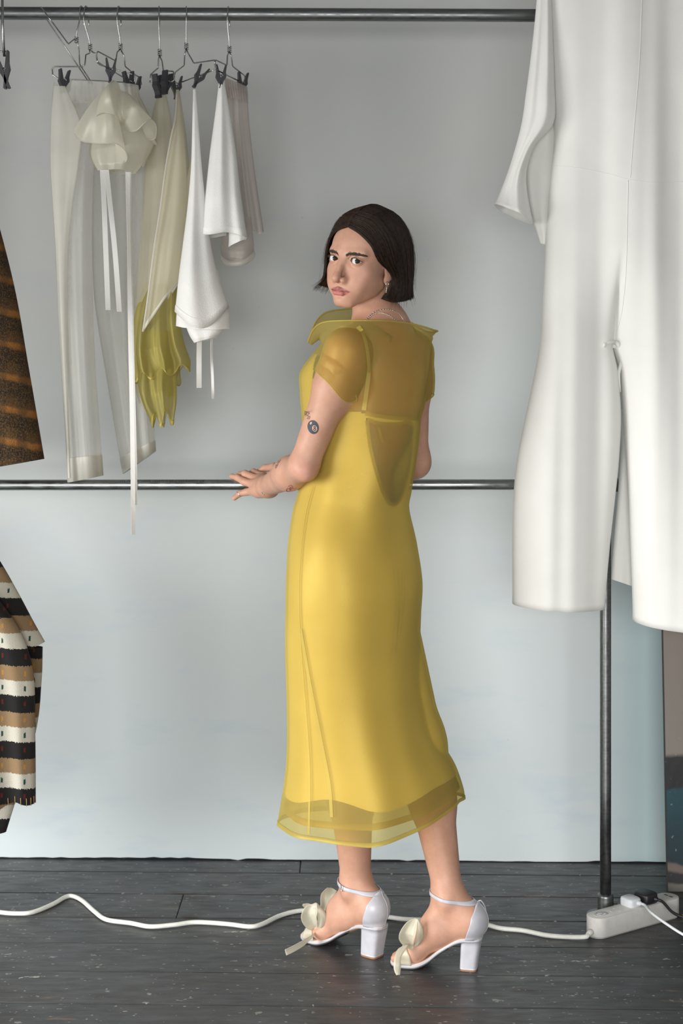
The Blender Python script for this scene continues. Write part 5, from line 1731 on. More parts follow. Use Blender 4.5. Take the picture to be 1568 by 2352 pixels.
hang_ribbon('ribbon_tie', [(244, 390, DB + 0.02), (254, 480, DB + 0.02), (264, 580, DB + 0.02), (274, 716, DB + 0.02)], 0.0062, M['ribbon'], g2, 0.2)
hang_ribbon('ribbon_tie', [(293, 395, DB + 0.04), (296, 560, DB + 0.04), (299, 760, DB + 0.04), (304, 1000, DB + 0.04), (306, 1228, DB + 0.05)], 0.0056, M['ribbon'], g2, 0.5)
hang_ribbon('ribbon_tie', [(297, 395, DB + 0.06), (300, 560, DB + 0.06), (303, 760, DB + 0.06), (308, 960, DB + 0.06), (312, 1160, DB + 0.06)], 0.0045, M['ribbon'], g2, 0.6)

# pale straw garment with an olive ruffle hem
g3 = root('wrap_skirt', tuple(P(370, 960, D)), 'pale straw organza wrap garment with an olive ruffled hem', 'skirt')
garment('back_panel', [(369, 202), (350, 260), (336, 370), (326, 480), (316, 600), (306, 700), (303, 760)], [(378, 202), (392, 270), (404, 370), (410, 480), (412, 560), (414, 620), (416, 660)], D + 0.03, 0.04, M['pale_yellow'], g3, 1.3, 0.007, 80, 110, 21)
a = garment('front_panel', [(404, 206), (396, 290), (384, 380), (370, 480), (352, 590), (338, 680), (328, 764)], [(411, 206), (420, 290), (427, 380), (428, 460), (424, 530), (420, 590), (416, 642)], D - 0.03, 0.025, M['pale_yellow'], g3, 0.9, 0.005, 80, 110, 23)
hem_of(a, 'front_hem', M['cream_dense'], g3, 2)
garment('back_strip', [(405, 208), (408, 290), (412, 380), (415, 440)], [(412, 208), (425, 290), (434, 380), (430, 440)], D + 0.06, 0.012, M['pale_yellow'], g3, 1, 0.003, 40, 50, 24)
edge = catmull(np.array([PN(*q, D - 0.055) for q in [(406, 214), (402, 270), (392, 320), (380, 390), (368, 480), (354, 570), (340, 680), (328, 762)]]), 60)
mb = MB(); mb.tube(edge, 0.0026, 6); mb.build('front_edge', M['cream_dense'], g3)
a = garment('ruffle_tier', [(332, 650), (318, 690), (306, 740), (299, 800), (300, 850), (306, 872)], [(408, 650), (410, 690), (414, 740), (424, 790), (437, 826), (436, 846)], D + 0.01, 0.05, M['olive'], g3, 3, 0.014, 60, 140, 26, 0.012)
hem_of(a, 'ruffle_hem', M['olive_hem'], g3, 2)
a = garment('ruffle_tier', [(330, 760), (320, 820), (316, 880), (330, 930), (351, 970)], [(400, 760), (404, 820), (405, 870), (405, 920), (398, 958)], D + 0.0, 0.045, M['olive'], g3, 2, 0.014, 60, 120, 28, 0.02)
hem_of(a, 'ruffle_hem', M['olive_hem'], g3, 2)
a = garment('ruffle_tier', [(312, 820), (310, 870), (312, 900), (318, 925)], [(412, 820), (414, 860), (416, 880), (410, 894)], D + 0.05, 0.03, M['olive'], g3, 3, 0.010, 40, 100, 29, 0.012)
hem_of(a, 'ruffle_hem', M['olive_hem'], g3, 2)

# narrow white crepe garment
g4 = root('crepe_camisole', tuple(P(465, 785, D - 0.04)), 'narrow white crepe camisole flaring to a doubled hem, thin ribbon ties below', 'camisole')
a = garment('strap_and_front', [(443, 206), (441, 300), (438, 390), (430, 480), (420, 560), (410, 640), (402, 716)], [(450, 206), (457, 300), (464, 390), (474, 480), (484, 560), (500, 630), (526, 704)], D - 0.07, 0.05, M['crepe'], g4, 0.9, 0.006, 90, 130, 31, 0.003, dip=0.050)
hem_of(a, 'hem', M['crepe'], g4, 3)
a = garment('under_hem', [(428, 620), (414, 680), (406, 718), (404, 746)], [(500, 620), (516, 680), (526, 715), (527, 752)], D - 0.045, 0.045, M['crepe'], g4, 1.0, 0.004, 50, 110, 33, 0.003, dip=0.012)
garment('lining', [(428, 700), (426, 740), (434, 768), (446, 788)], [(512, 700), (514, 740), (512, 758), (500, 774)], D - 0.03, 0.035, M['crepe'], g4, 1, 0.003, 30, 80, 35)
garment('back_strap', [(441, 350), (424, 430), (412, 470), (414, 500)], [(446, 350), (452, 430), (446, 480), (434, 530)], D - 0.02, 0.012, M['pale_yellow'], g4, 1, 0.004, 40, 60, 37)
hang_ribbon('ribbon_tie', [(458, 760, D - 0.03), (457, 820, D - 0.03), (457, 891, D - 0.03)], 0.0064, M['ribbon'], g4, 0.1)
hang_ribbon('ribbon_tie', [(486, 760, D - 0.02), (486, 820, D - 0.02), (488, 870, D - 0.02), (489, 916, D - 0.02)], 0.0034, M['ribbon'], g4, 0.5)

# white crepe top
g5 = root('white_blouse', tuple(P(530, 600, D - 0.02)), 'white crepe top with a flared hem and a greyish sheer back, right of the row', 'blouse')
a = garment('front', [(503, 182), (494, 260), (482, 350), (472, 440), (459, 538)], [(514, 182), (528, 260), (542, 350), (552, 440), (567, 543)], D - 0.06, 0.045, M['crepe'], g5, 1.2, 0.007, 80, 130, 41, 0.004)
hem_of(a, 'hem', M['crepe'], g5, 3)
garment('hem_fold', [(520, 470), (524, 520), (525, 548), (524, 568)], [(552, 470), (560, 520), (566, 540), (566, 550)], D - 0.045, 0.02, M['crepe'], g5, 1, 0.003, 40, 60, 42)
garment('sheer_back', [(514, 196), (522, 300), (530, 400), (540, 520)], [(567, 205), (574, 300), (586, 400), (606, 536)], D + 0.03, 0.04, M['pink_sheer'], g5, 2.5, 0.006, 70, 120, 43, 0.003)
garment('gathered_top', [(515, 178), (518, 200), (522, 226)], [(568, 200), (569, 215), (570, 236)], D + 0.02, 0.025, M['pink_sheer'], g5, 9, 0.004, 20, 120, 44)
garment('rolled_cuff', [(520, 500), (511, 545), (507, 568), (510, 588), (522, 604)], [(576, 500), (581, 545), (583, 568), (580, 588), (568, 606)], D - 0.01, 0.034, M['pink_sheer'], g5, 1, 0.004, 50, 80, 45)
cr_ = np.array([PN(546 + 33 * math.cos(t), 588 + 17 * math.sin(t) - 5 * math.cos(t), D - 0.012 - 0.026 * math.sin(t)) for t in np.linspace(0, 2 * math.pi, 40, endpoint=False)])
mb = MB(); mb.tube(cr_, 0.0075, 10, closed=True); ro_ = mb.build('cuff_roll', M['cream_dense'], g5)
cr_ = np.array([PN(548 + 17 * math.cos(t), 589 + 8 * math.sin(t) - 3 * math.cos(t), D - 0.020 - 0.012 * math.sin(t)) for t in np.linspace(0, 2 * math.pi, 30, endpoint=False)])
mb = MB(); mb.tube(cr_, 0.0055, 10, closed=True); mb.build('inner_roll', M['cream_dense'], ro_)

# ------------------------------------------------------------------ ivory jumpsuit at the right
DJ = 3.70
js = root('jumpsuit', tuple(P(1400, 1450, DJ)), 'ivory jumpsuit with wide trouser legs and loose short sleeves', 'jumpsuit')
JL = [(-170, 1240), (-60, 1250), (60, 1258), (160, 1264), (270, 1270), (330, 1273), (400, 1265), (500, 1256), (620, 1250), (740, 1244), (800, 1238), (860, 1227), (960, 1206), (1050, 1188), (1130, 1180), (1230, 1177), (1388, 1177)]
JR = [(-170, 1690), (330, 1684), (500, 1690), (740, 1708), (860, 1712), (1060, 1716), (1450, 1716)]
LI = [(800, 1405), (830, 1412), (860, 1417), (950, 1424), (1050, 1420), (1150, 1410), (1260, 1398), (1398, 1386)]       # inner edge, left leg
RI = [(800, 1405), (830, 1416), (860, 1423), (950, 1431), (1060, 1438), (1180, 1445), (1300, 1450), (1428, 1454)]       # inner edge, right leg
def edge_fn(pts):
    q = catmull(np.array(pts, float), 400); return lambda y: float(np.interp(y, q[:, 0], q[:, 1]))
eL, eR, eLI, eRI = edge_fn(JL), edge_fn(JR), edge_fn(LI), edge_fn(RI)
def jfold(x, y):
    """long soft folds, running on from the torso into the legs"""
    X = x / 1000.0; Y = y / 1000.0
    g = 0.45 + 0.55 * np.clip((y + 100) / 900.0, 0, 1)
    return g * (0.0125 * np.sin(2 * math.pi * (X - 0.055 * Y * (X - 1.25) * 4) / 0.175 + 0.35) + 0.0028 * np.sin(2 * math.pi * X / 0.083 + 1.2 + 0.8 * Y) + 0.0008 * np.sin(2 * math.pi * X / 0.045 + 2.0 * Y))
def lobe(s): return np.sqrt(np.clip(1 - (2 * s - 1) ** 2, 0, 1)) ** 0.75
JT = 0.072
def jrow(x0, x1, y0, y1, prof, n=90):
    t = np.linspace(0, 1, n); c = (1 - np.cos(math.pi * t)) / 2
    x = x0 + (x1 - x0) * c; y = y0 + (y1 - y0) * c
    pr = prof(x, c)
    dep = JT * pr + jfold(x, y) * np.clip(pr, 0, 1) ** 1.5
    back = -JT * 0.8 * pr + 0.5 * jfold(x + 60, y) * np.clip(pr, 0, 1) ** 1.5
    fr = np.array([PN(a_, b_, DJ) for a_, b_ in zip(x, y)])
    f_ = fr.copy(); f_[:, 1] -= dep
    b_ = fr.copy(); b_[:, 1] -= back
    return np.concatenate([f_, b_[-2:0:-1]])
rows_ = []
for y in np.linspace(-170, 800, 110):
    k = float(np.clip((y - 560) / 240.0, 0, 1)) ** 2 * (3 - 2 * float(np.clip((y - 560) / 240.0, 0, 1)))
    xl, xr = eL(y), eR(y); xm = 1405 + (800 - y) * 0.05
    def prof(x, c, k=k, xl=xl, xr=xr, xm=xm):
        two = np.where(x < xm, lobe(np.clip((x - xl) / (xm - xl), 0, 1)), lobe(np.clip((x - xm) / (xr - xm), 0, 1)))
        return (1 - k) * lobe(c) + k * two
    rows_.append(jrow(xl, xr, y, y, prof, 160))
VT = np.array(rows_)
obj('torso', VT.reshape(-1, 3), grid_faces(VT.shape[0], VT.shape[1], True), M['ivory'], js)
def jleg(el, er, hem_l, hem_r, bow):
    rr_ = []
    for v in np.linspace(0, 1, 90):
        ya = 800 + (hem_l - 800) * v; yb = 800 + (hem_r - 800) * v
        r_ = jrow(el(ya), er(yb), ya, yb, lambda x, c: lobe(c), 90)
        c = np.linspace(0, 1, 90); full = np.concatenate([c, c[-2:0:-1]])
        r_[:, 2] -= bow * (v ** 8) * np.sin(math.pi * full)
        rr_.append(r_)
    V = np.array(rr_)
    o = obj('trouser_leg', V.reshape(-1, 3), grid_faces(V.shape[0], V.shape[1], True), M['ivory'], js)
    GV[o.name] = V
    hem_of(o, 'trouser_hem', M['ivory'], o, 2, 0.0006)
jleg(eL, eLI, 1386, 1396, 0.004)
jleg(eRI, eR, 1424, 1446, 0.010)
garment('inner_leg_panel', [(1420, 940), (1426, 1020), (1418, 1140), (1408, 1260), (1404, 1330)], [(1470, 940), (1470, 1020), (1472, 1140), (1474, 1260), (1474, 1352)], DJ + 0.06, 0.02, M['ivory'], js, 1, 0.004, 60, 60, 58, top=0.9)
sl_ = garment('sleeve', [(1240, -120), (1232, 0), (1221, 110), (1208, 210), (1196, 290), (1172, 376), (1150, 436), (1135, 470)],
        [(1262, -120), (1266, 0), (1270, 110), (1273, 200), (1271, 282), (1226, 338), (1208, 410), (1222, 514)], DJ - 0.03, 0.055, M['ivory'], js, 1.4, 0.006, 90, 110, 61, top=0.8)
hem_of(sl_, 'sleeve_hem', M['ivory'], sl_, 2, 0.0006)
garment('sleeve_lining', [(1226, 316), (1210, 372), (1210, 430), (1222, 500), (1241, 560)], [(1276, 284), (1276, 350), (1272, 430), (1264, 500), (1256, 562)], DJ + 0.02, 0.022, M['ivory'], js, 1, 0.004, 60, 70, 63, top=0.9)
gus = [(1266, 396), (1254, 420), (1242, 436), (1250, 452), (1258, 468)]
garment('side_tuck', gus, [(1276, y) for x, y in gus], DJ + 0.015, 0.008, M['ivory'], js, 1, 0.002, 24, 40, 64, top=0.9)
BT = bvh_of(VT.reshape(-1, 3), grid_faces(VT.shape[0], VT.shape[1], True))
def thread(bvh, pxs, r, name, parent, n=50):
    p, nn = hit(bvh, catmull(np.array(pxs, float), n), 0.0003)
    mb = MB(); mb.tube(p, r, 6); return mb.build(name, M['ivory'], parent)
thread(BT, [(1474, -20), (1468, 140), (1456, 290), (1447, 408)], 0.0007, 'centre_seam', js)
thread(BT, [(1442, 414), (1440, 520), (1436, 640), (1424, 735), (1402, 792)], 0.0008, 'centre_seam', js)
thread(BT, [(1276, 381), (1330, 386), (1400, 400), (1442, 412), (1500, 419), (1568, 417)], 0.0005, 'waist_seam', js)
mb = MB()
kp, kn_ = hit(BT, catmull(np.array([(1390, 800), (1386, 792), (1398, 786), (1416, 787), (1424, 794)], float), 24), 0.003)
ext = np.array([PN(1426, 808, DJ - 0.02), PN(1427, 830, DJ - 0.02), PN(1421, 858, DJ - 0.018), PN(1424, 900, DJ - 0.012)])
kn = catmull(np.concatenate([kp[::4], ext]), 40)
mb.tube(kn, np.interp(np.linspace(0, 1, 40), [0, 0.2, 0.5, 0.8, 1], [0.003, 0.0045, 0.0055, 0.0050, 0.002]), 12); mb.build('crotch_gather', M['ivory'], js)
# hanger and ceiling rail that carry it (above the picture)
M['wood'] = plain('pale_wood', (0.45, 0.30, 0.17), 0.5)
hg = root('wooden_hanger', tuple(P(1465, -170, DJ)), 'wooden hanger in the shoulders of the ivory jumpsuit', 'hanger')
c = PN(1465, -200, DJ)
mb = MB(); mb.tube(catmull(np.array([c + np.array([x, 0, z]) for x, z in ((-0.22, -0.035), (-0.12, 0.0), (0, 0.022), (0.12, 0.0), (0.22, -0.035))]), 24), 0.010, 10); mb.build('shoulder_bar', M['wood'], hg)
zr = 2.64
mb = MB(); mb.tube([c + np.array([0, 0, 0.02]), c + np.array([0, 0, 0.08]), (c[0] + 0.016, c[1], zr - 0.004)] + [(c[0] + 0.016 * math.cos(a), c[1], zr + 0.016 * math.sin(a)) for a in np.linspace(0.1, math.pi, 8)], 0.0018, 8); mb.build('hook', M['wire'], hg)
cr = root('ceiling_rail', (c[0], DJ, zr), 'short steel rail hung from the ceiling above the jumpsuit', 'rail')
cyl('tube', (c[0], DJ - 0.5, zr), (c[0], DJ + 0.4, zr), 0.012, M['tube_dark'], cr)
for yy in (DJ - 0.45, DJ + 0.35): cyl('drop_rod', (c[0], yy, zr), (c[0], yy, ZC), 0.008, M['tube_dark'], cr)

# ------------------------------------------------------------------ tweed skirt and striped jacket cut by the left edge
def make_tweed():
    m, nt, bs, out = mat_new('orange_black_tweed')
    v = coords(nt)
    sp = nd(nt, 'ShaderNodeSeparateXYZ'); nt.links.new(v, sp.inputs[0])
    wob = math_n(nt, 'MULTIPLY', noise(nt, v, 60, 2), 0.010)
    z = math_n(nt, 'ADD', sp.outputs[2], wob)
    z = math_n(nt, 'ADD', z, math_n(nt, 'MULTIPLY', sp.outputs[0], 0.25))
    fz = math_n(nt, 'FRACT', math_n(nt, 'MULTIPLY', z, 13.0))
    band = ramp(nt, fz, [(0.0, (0.030, 0.024, 0.018)), (0.40, (0.035, 0.028, 0.02)), (0.48, (0.27, 0.115, 0.030)), (0.60, (0.31, 0.135, 0.036)), (0.68, (0.095, 0.055, 0.026)), (1.0, (0.05, 0.035, 0.022))])
    fx = math_n(nt, 'FRACT', math_n(nt, 'MULTIPLY', math_n(nt, 'ADD', sp.outputs[0], wob), 22.0))
    bx = ramp(nt, fx, [(0.35, 0.0), (0.5, 0.55), (0.8, 0.55), (0.95, 0.0)])
    c = mixc(nt, bx, band, (0.026, 0.024, 0.022))
    loop = noise(nt, v, 260, 3, 0.7)
    c = mixc(nt, ramp(nt, loop, [(0.45, 0.0), (0.62, 0.6)]), c, (0.19, 0.10, 0.04))
    nt.links.new(c, bs.inputs['Base Color']); bs.inputs['Roughness'].default_value = 0.95
    bs.inputs['Specular IOR Level'].default_value = 0.1
    bump(nt, bs, loop, 0.9, 0.004)
    return m
M['tweed'] = make_tweed()
ts = garment('tweed_skirt', [(-330, 150), (-350, 400), (-370, 640), (-390, 860), (-400, 1140)], [(-120, 150), (-40, 390), (28, 640), (66, 850), (101, 1054)], 3.70, 0.10, M['tweed'], None, 3, 0.008, 90, 160, 71, top=0.8)
top(ts, 'orange and black bouclé tweed skirt cut by the left edge above the lower rail', 'skirt')
th_ = root('trouser_hanger', tuple(P(-60, 35, D)), 'hanger with a black clip at the left edge, holding the tweed skirt', 'hanger', 'wire clip hangers on the upper rail')
mb = MB(); mb.tube(catmull(np.array([tuple(q) for q in [P(-100, 120, 3.62), P(-100, 60, 3.70), P(-100, 34, 3.80), (P(-100, 35, D).x, D, zu(-0.9) + RU + 0.002), P(-100, 40, 3.86)]]), 30), 0.0018, 8); mb.build('hook', M['wire'], th_)
mb = MB(); mb.tube([P(-190, 135, 3.70), P(-100, 122, 3.62), P(-10, 118, 3.46), P(12, 118, 3.42)], 0.0018, 8); mb.build('wire_frame', M['wire'], th_)
mb = MB(); mb.tube([P(5, -40, 3.40), P(6, 60, 3.41), P(10, 130, 3.42)], 0.0030, 8); mb.build('wire_frame', M['wire'], th_)
clip(10, 160, 3.42, -0.15, th_, 0.085)
clip(-130, 150, 3.66, 0.1, th_)

def make_stripe():
    m, nt, bs, out = mat_new('striped_wool')
    v = coords(nt)
    sp = nd(nt, 'ShaderNodeSeparateXYZ'); nt.links.new(v, sp.inputs[0])
    fuzz = math_n(nt, 'MULTIPLY', noise(nt, coords(nt, (1, 1, 0.5)), 420, 3), 0.011)
    z = math_n(nt, 'ADD', sp.outputs[2], fuzz)
    z = math_n(nt, 'ADD', z, math_n(nt, 'MULTIPLY', sp.outputs[0], 0.10))
    per = 9.05
    f = math_n(nt, 'FRACT', math_n(nt, 'ADD', math_n(nt, 'MULTIPLY', z, per), 0.10))
    r = nd(nt, 'ShaderNodeValToRGB'); r.color_ramp.interpolation = 'CONSTANT'
    e = r.color_ramp.elements
    for k, (p_, c_) in enumerate([(0.0, (0.016, 0.015, 0.015)), (0.36, (0.44, 0.42, 0.355)), (0.68, (0.22, 0.145, 0.080))]):
        if k >= len(e): e.new(p_)
        e[k].position = p_; e[k].color = (*c_, 1)
    nt.links.new(f, r.inputs[0])
    fx = math_n(nt, 'FRACT', math_n(nt, 'MULTIPLY', sp.outputs[0], 19.0))
    inx = math_n(nt, 'LESS_THAN', math_n(nt, 'ABSOLUTE', math_n(nt, 'SUBTRACT', fx, 0.5)), 0.042)
    c = r.outputs[0]
    for mid, colr in ((0.20, (0.09, 0.018, 0.014)), (0.52, (0.02, 0.06, 0.045)), (0.84, (0.36, 0.18, 0.045))):
        inz = math_n(nt, 'LESS_THAN', math_n(nt, 'ABSOLUTE', math_n(nt, 'SUBTRACT', f, mid)), 0.05)
        c = mixc(nt, math_n(nt, 'MULTIPLY', inx, inz), c, colr)
    nt.links.new(c, bs.inputs['Base Color']); bs.inputs['Roughness'].default_value = 0.95
    bs.inputs['Specular IOR Level'].default_value = 0.1; bs.inputs['Sheen Weight'].default_value = 0.05
    bump(nt, bs, noise(nt, v, 420, 3, 0.7), 0.6, 0.002)
    return m
M['stripe'] = make_stripe()
M['stitch'] = plain('tan_wool_yarn', (0.42, 0.26, 0.10), 0.9)
DK = 3.72
jk = root('striped_jacket', tuple(P(-100, 1900, DK)), 'black, cream and tan striped wool jacket cut by the left edge below the lower rail', 'jacket')
garment('shoulder', [(-330, 1230), (-330, 1320), (-330, 1420), (-330, 1540), (-330, 1680)], [(-40, 1230), (2, 1292), (42, 1362), (76, 1426), (103, 1474)], DK, 0.055, M['stripe'], jk, 2, 0.006, 60, 120, 81, top=0.9)
a = garment('sleeve', [(-120, 1290), (-112, 1440), (-100, 1600), (-80, 1740), (-60, 1850)], [(-4, 1376), (44, 1446), (76, 1540), (81, 1690), (82, 1838)], DK - 0.060, 0.035, M['stripe'], jk, 2, 0.007, 70, 110, 83, 0.006, top=0.9)
garment('body', [(-330, 1480), (-330, 1600), (-330, 1720), (-330, 1930)], [(98, 1486), (95, 1570), (80, 1690), (14, 1916)], DK + 0.04, 0.05, M['stripe'], jk, 2, 0.008, 70, 120, 85, 0.006, top=0.9)
V = GV[a.name]; row = V[-1]
mb = MB()
for k in range(3, 56, 4):
    q = row[k]; u = V[-4][k]
    mb.tube([q + np.array([0, -0.001, -0.002]), q * 0.4 + u * 0.6 + np.array([0, -0.0016, 0.001])], 0.0008, 5)
mb.build('blanket_stitch', M['stitch'], jk)
hk = root('coat_hanger', tuple(P(-150, 1230, DK)), 'hanger in the striped jacket on the lower rail, beyond the left edge', 'hanger')
hx = P(-150, 1230, DK).x
mb = MB(); mb.tube(catmull(np.array([(hx - 0.16, DK, P(0, 1250, DK).z), (hx, DK, P(0, 1190, DK).z), (hx + 0.12, DK, P(0, 1240, DK).z)]), 20), 0.007, 8); mb.build('shoulder_bar', M['wood'], hk)
zz = zl(hx)
mb = MB(); mb.tube(catmull(np.array([(hx, DK, P(0, 1190, DK).z), (hx, DK + 0.03, zz - 0.03), (hx, D - 0.0155, zz), (hx, D, zz + 0.0155), (hx, D + 0.0155, zz)]), 30), 0.0017, 8); mb.build('hook', M['wire'], hk)
# ------------------------------------------------------------------ power strip, plugs, leads
M['strip'] = plain('off_white_plastic', (0.62, 0.60, 0.57), 0.45, 0.0, 0.05, 60)
M['strip_dark'] = plain('dark_strip_plastic', (0.05, 0.05, 0.05), 0.6)  # near-black for the usb ports and the switch outline
M['plug_white'] = plain('white_plug_plastic', (0.68, 0.70, 0.73), 0.4)
M['plug_black'] = plain('black_plug_plastic', (0.012, 0.012, 0.013), 0.45)
M['cord'] = plain('white_cord', (0.74, 0.74, 0.68), 0.5, 0, 0.06, 90)
M['yellow'] = plain('yellow_tape', (0.75, 0.48, 0.02), 0.5)
E0 = np.array([0.6235, 3.700]); E1 = np.array([0.8200, 3.836])
ax2 = (E1 - E0) / np.linalg.norm(E1 - E0); nx2 = np.array([ax2[1], -ax2[0]])     # nx2 towards the camera
SL = np.linalg.norm(E1 - E0)
def st(u, w, z):                     # strip frame -> world
    q = E0 + ax2 * u + nx2 * w; return np.array([q[0], q[1], z])
def stadium(u0, u1, hw, levels, name, mat, parent, n=14):
    V = []
    for (z, ins) in levels:
        r = hw - ins
        for k in range(n): a = math.pi / 2 + math.pi * k / (n - 1); V.append(st(u0 + r * math.cos(a), r * math.sin(a), z))
        for k in range(n): a = -math.pi / 2 + math.pi * k / (n - 1); V.append(st(u1 + r * math.cos(a), r * math.sin(a), z))
    m = 2 * n
    f = grid_faces(len(levels), m, True) + [tuple(range(m - 1, -1, -1)), tuple((len(levels) - 1) * m + j for j in range(m))]
    return obj(name, V, f, mat, parent)
strip = root('power_strip', tuple(st(SL / 2, 0, 0)), 'off-white four-socket power strip lying on the floorboards', 'power strip')
body = stadium(0, SL, 0.0285, [(0.0, 0.004), (0.003, 0.003), (0.0045, 0.0005), (0.005, 0.0), (0.0475, 0.0), (0.0495, 0.0006), (0.0505, 0.0022)], 'casing', M['strip'], strip)
stadium(0.0, 0.016, 0.0125, [(0.0500, 0), (0.0509, 0), (0.0511, 0.001)], 'switch_recess', M['strip'], strip)
sw = stadium(0.004, 0.014, 0.0085, [(0.0505, 0), (0.0525, 0.0004), (0.053, 0.0015)], 'switch', M['plug_white'], strip)
mb = MB(); mb.tube([st(0.004 + 0.0085 * math.cos(a), 0.0085 * math.sin(a), 0.0527) for a in np.linspace(0, 2 * math.pi, 24, endpoint=False)], 0.0005, 5, closed=True); mb.build('switch_outline', M['strip_dark'], sw)
rot = Matrix(((ax2[0], -ax2[1], 0), (ax2[1], ax2[0], 0), (0, 0, 1)))
for u in (0.052,):
    for (du, dw, hu, hw_) in ((-0.010, 0.0, 0.0012, 0.004), (0.011, -0.011, 0.0035, 0.0012), (0.011, 0.011, 0.0035, 0.0012)):
        mb = MB(); mb.box(st(u + du, dw, 0.0505), (hu, hw_, 0.0006), rot); mb.build('socket_slot', M['plug_white'], strip, False)
for w in (-0.008, 0.008):
    mb = MB(); mb.box(st(SL + 0.004, w, 0.0506), (0.0022, 0.0058, 0.0006), rot); mb.build('usb_port', M['strip_dark'], strip, False)
mb = MB(); mb.tube([st(-0.026, 0.004, 0.016), st(-0.034, 0.005, 0.0145), st(-0.042, 0.006, 0.012)], [0.0075, 0.0070, 0.0055], 12); mb.build('cord_grip', M['strip'], strip)
def plug(u, w, hu, hw_, h, mat, name, label, cable, crad, cmat, z0=0.0508):
    p = root(name, tuple(st(u, w, z0)), label, 'plug')
    V = []; n = 32
    for (z, k) in ((0.0, 0.95), (0.004, 1.0), (h - 0.005, 1.0), (h - 0.0015, 0.94), (h, 0.84)):
        for j in range(n):
            a = 2 * math.pi * j / n; c, s_ = math.cos(a), math.sin(a)
            V.append(st(u + hu * k * abs(c) ** 0.55 * math.copysign(1, c), w + hw_ * k * abs(s_) ** 0.55 * math.copysign(1, s_), z0 + z))
    obj('plug_body', V, grid_faces(5, n, True) + [tuple(range(n - 1, -1, -1)), tuple(4 * n + j for j in range(n))], mat, p)
    pts = catmull(np.array(cable), 50)
    mb = MB(); mb.tube(pts, crad, 10); mb.build('cable', cmat, p)
    mb = MB(); mb.tube(pts[:6], np.linspace(crad * 1.9, crad * 1.5, 6), 10); mb.build('strain_relief', mat, p)
    return p
wp = st(0.112, 0.002, 0.062); bp = st(0.160, -0.001, 0.064)
plug(0.112, -0.003, 0.020, 0.022, 0.021, M['plug_white'], 'white_plug', 'white plug in the power strip with its white cable',
     [st(0.116, 0.016, 0.0615), st(0.122, 0.036, 0.060), PN(1495, 2096, 3.66), PN(1530, 2122, 3.60), PN(1575, 2150, 3.53), PN(1640, 2180, 3.46)], 0.0034, M['plug_white'])
b_ = plug(0.165, -0.003, 0.0235, 0.0255, 0.024, M['plug_black'], 'black_plug', 'black plug in the power strip with its black cable',
     [st(0.172, 0.020, 0.0620), st(0.180, 0.040, 0.058), PN(1545, 2096, 3.72), PN(1580, 2110, 3.69), PN(1650, 2128, 3.66)], 0.0038, M['plug_black'])
q0 = PN(1566, 2105, 3.703); q1 = PN(1584, 2112, 3.690)
mb = MB(); mb.tube([q0, (q0 + q1) / 2 , q1], 0.0048, 10); mb.build('yellow_tape', M['yellow'], b_)

# white extension cord across the boards
cp = [(-120, 2088), (-40, 2092), (0, 2101), (40, 2104), (75, 2101), (120, 2083), (150, 2066), (168, 2064), (190, 2075), (218, 2100), (245, 2118), (300, 2126), (345, 2134), (400, 2130), (450, 2124), (520, 2128), (572, 2134), (600, 2129), (640, 2110), (680, 2099),
      (720, 2097), (790, 2102), (880, 2111), (930, 2117), (985, 2119), (1045, 2121), (1105, 2127), (1150, 2138), (1200, 2143), (1255, 2154), (1305, 2158)]
CR = 0.0056
pts = []
for (x, y) in cp:
    d = F_PX * CAM_H / (y - 900); q = PN(x, y, d); q[2] = CR + 0.0006; pts.append(q)
pts.append(st(-0.052, 0.008, 0.0095)); pts.append(st(-0.040, 0.006, 0.0125))
mb = MB(); mb.tube(catmull(np.array(pts), 260), CR, 10)
o = mb.build('extension_cord', M['cord'])
top(o, 'white extension cord winding over the floorboards behind the sandals', 'cord')

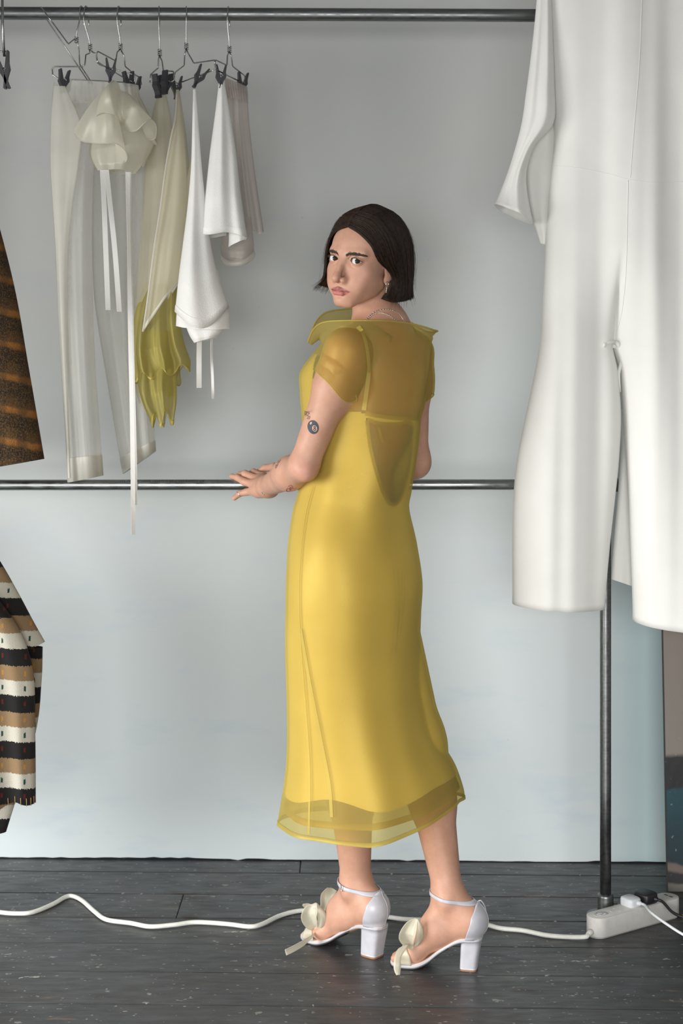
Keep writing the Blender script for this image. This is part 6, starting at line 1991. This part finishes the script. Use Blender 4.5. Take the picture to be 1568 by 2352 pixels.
# ------------------------------------------------------------------ painted panel leaning at the right edge
def make_paint():
    m, nt, bs, out = mat_new('painted_canvas')
    v = coords(nt)
    sp = nd(nt, 'ShaderNodeSeparateXYZ'); nt.links.new(v, sp.inputs[0])
    z = math_n(nt, 'ADD', sp.outputs[2], math_n(nt, 'MULTIPLY', math_n(nt, 'SUBTRACT', noise(nt, v, 9, 4), 0.5), 0.05))
    z = math_n(nt, 'DIVIDE', z, 0.7)
    r = nd(nt, 'ShaderNodeValToRGB'); r.color_ramp.interpolation = 'LINEAR'
    stops = [(0.0, (0.13, 0.125, 0.11)), (0.030, (0.16, 0.155, 0.14)), (0.038, (0.018, 0.018, 0.02)), (0.075, (0.02, 0.02, 0.022)), (0.085, (0.17, 0.13, 0.11)), (0.105, (0.16, 0.12, 0.10)), (0.115, (0.006, 0.024, 0.032)), (0.20, (0.006, 0.032, 0.044)),
             (0.30, (0.007, 0.052, 0.068)), (0.385, (0.008, 0.060, 0.080)), (0.395, (0.012, 0.012, 0.014)), (0.50, (0.014, 0.014, 0.016)), (0.515, (0.27, 0.235, 0.20)), (1.0, (0.23, 0.19, 0.165))]
    e = r.color_ramp.elements
    while len(e) < len(stops): e.new(0.5)
    for k, (p_, c_) in enumerate(stops): e[k].position = p_; e[k].color = (*c_, 1)
    nt.links.new(z, r.inputs[0])
    c = mixc(nt, ramp(nt, noise(nt, v, 90, 2), [(0.70, 0.0), (0.74, 0.6)]), r.outputs[0], (0.30, 0.30, 0.30))
    nt.links.new(c, bs.inputs['Base Color']); bs.inputs['Roughness'].default_value = 0.5
    bump(nt, bs, noise(nt, v, 40, 4), 0.2, 0.003)
    return m
M['paint'] = make_paint()
M['canvas_edge'] = plain('canvas_edge', (0.05, 0.045, 0.04), 0.8)
x0 = P(1534, 2048, 4.022).x
cv = root('painted_canvas', (x0 + 0.35, 4.03, 0), 'tall painted canvas in beige, black and teal leaning at the right edge', 'painting')
lean = 0.035
def cvp(x, z, t): return (x0 + x - 0.012 * z, 4.022 + lean * z + t + YAW * x, 0.001 + z)
V = [cvp(x, z, t) for x in (0, 0.8) for z in (0, 1.25) for t in (0, 0.02)]
obj('painted_face', [cvp(0, 0, 0), cvp(0.8, 0, 0), cvp(0.8, 1.25, 0), cvp(0, 1.25, 0)], [(0, 1, 2, 3)], M['paint'], cv, False)
obj('stretcher', [cvp(x, z, t) for x in (0.0, 0.8) for z in (0, 1.25) for t in (0.0006, 0.022)], [(0, 1, 3, 2), (4, 6, 7, 5), (0, 4, 5, 1), (2, 3, 7, 6), (0, 2, 6, 4), (1, 5, 7, 3)], M['canvas_edge'], cv, False)
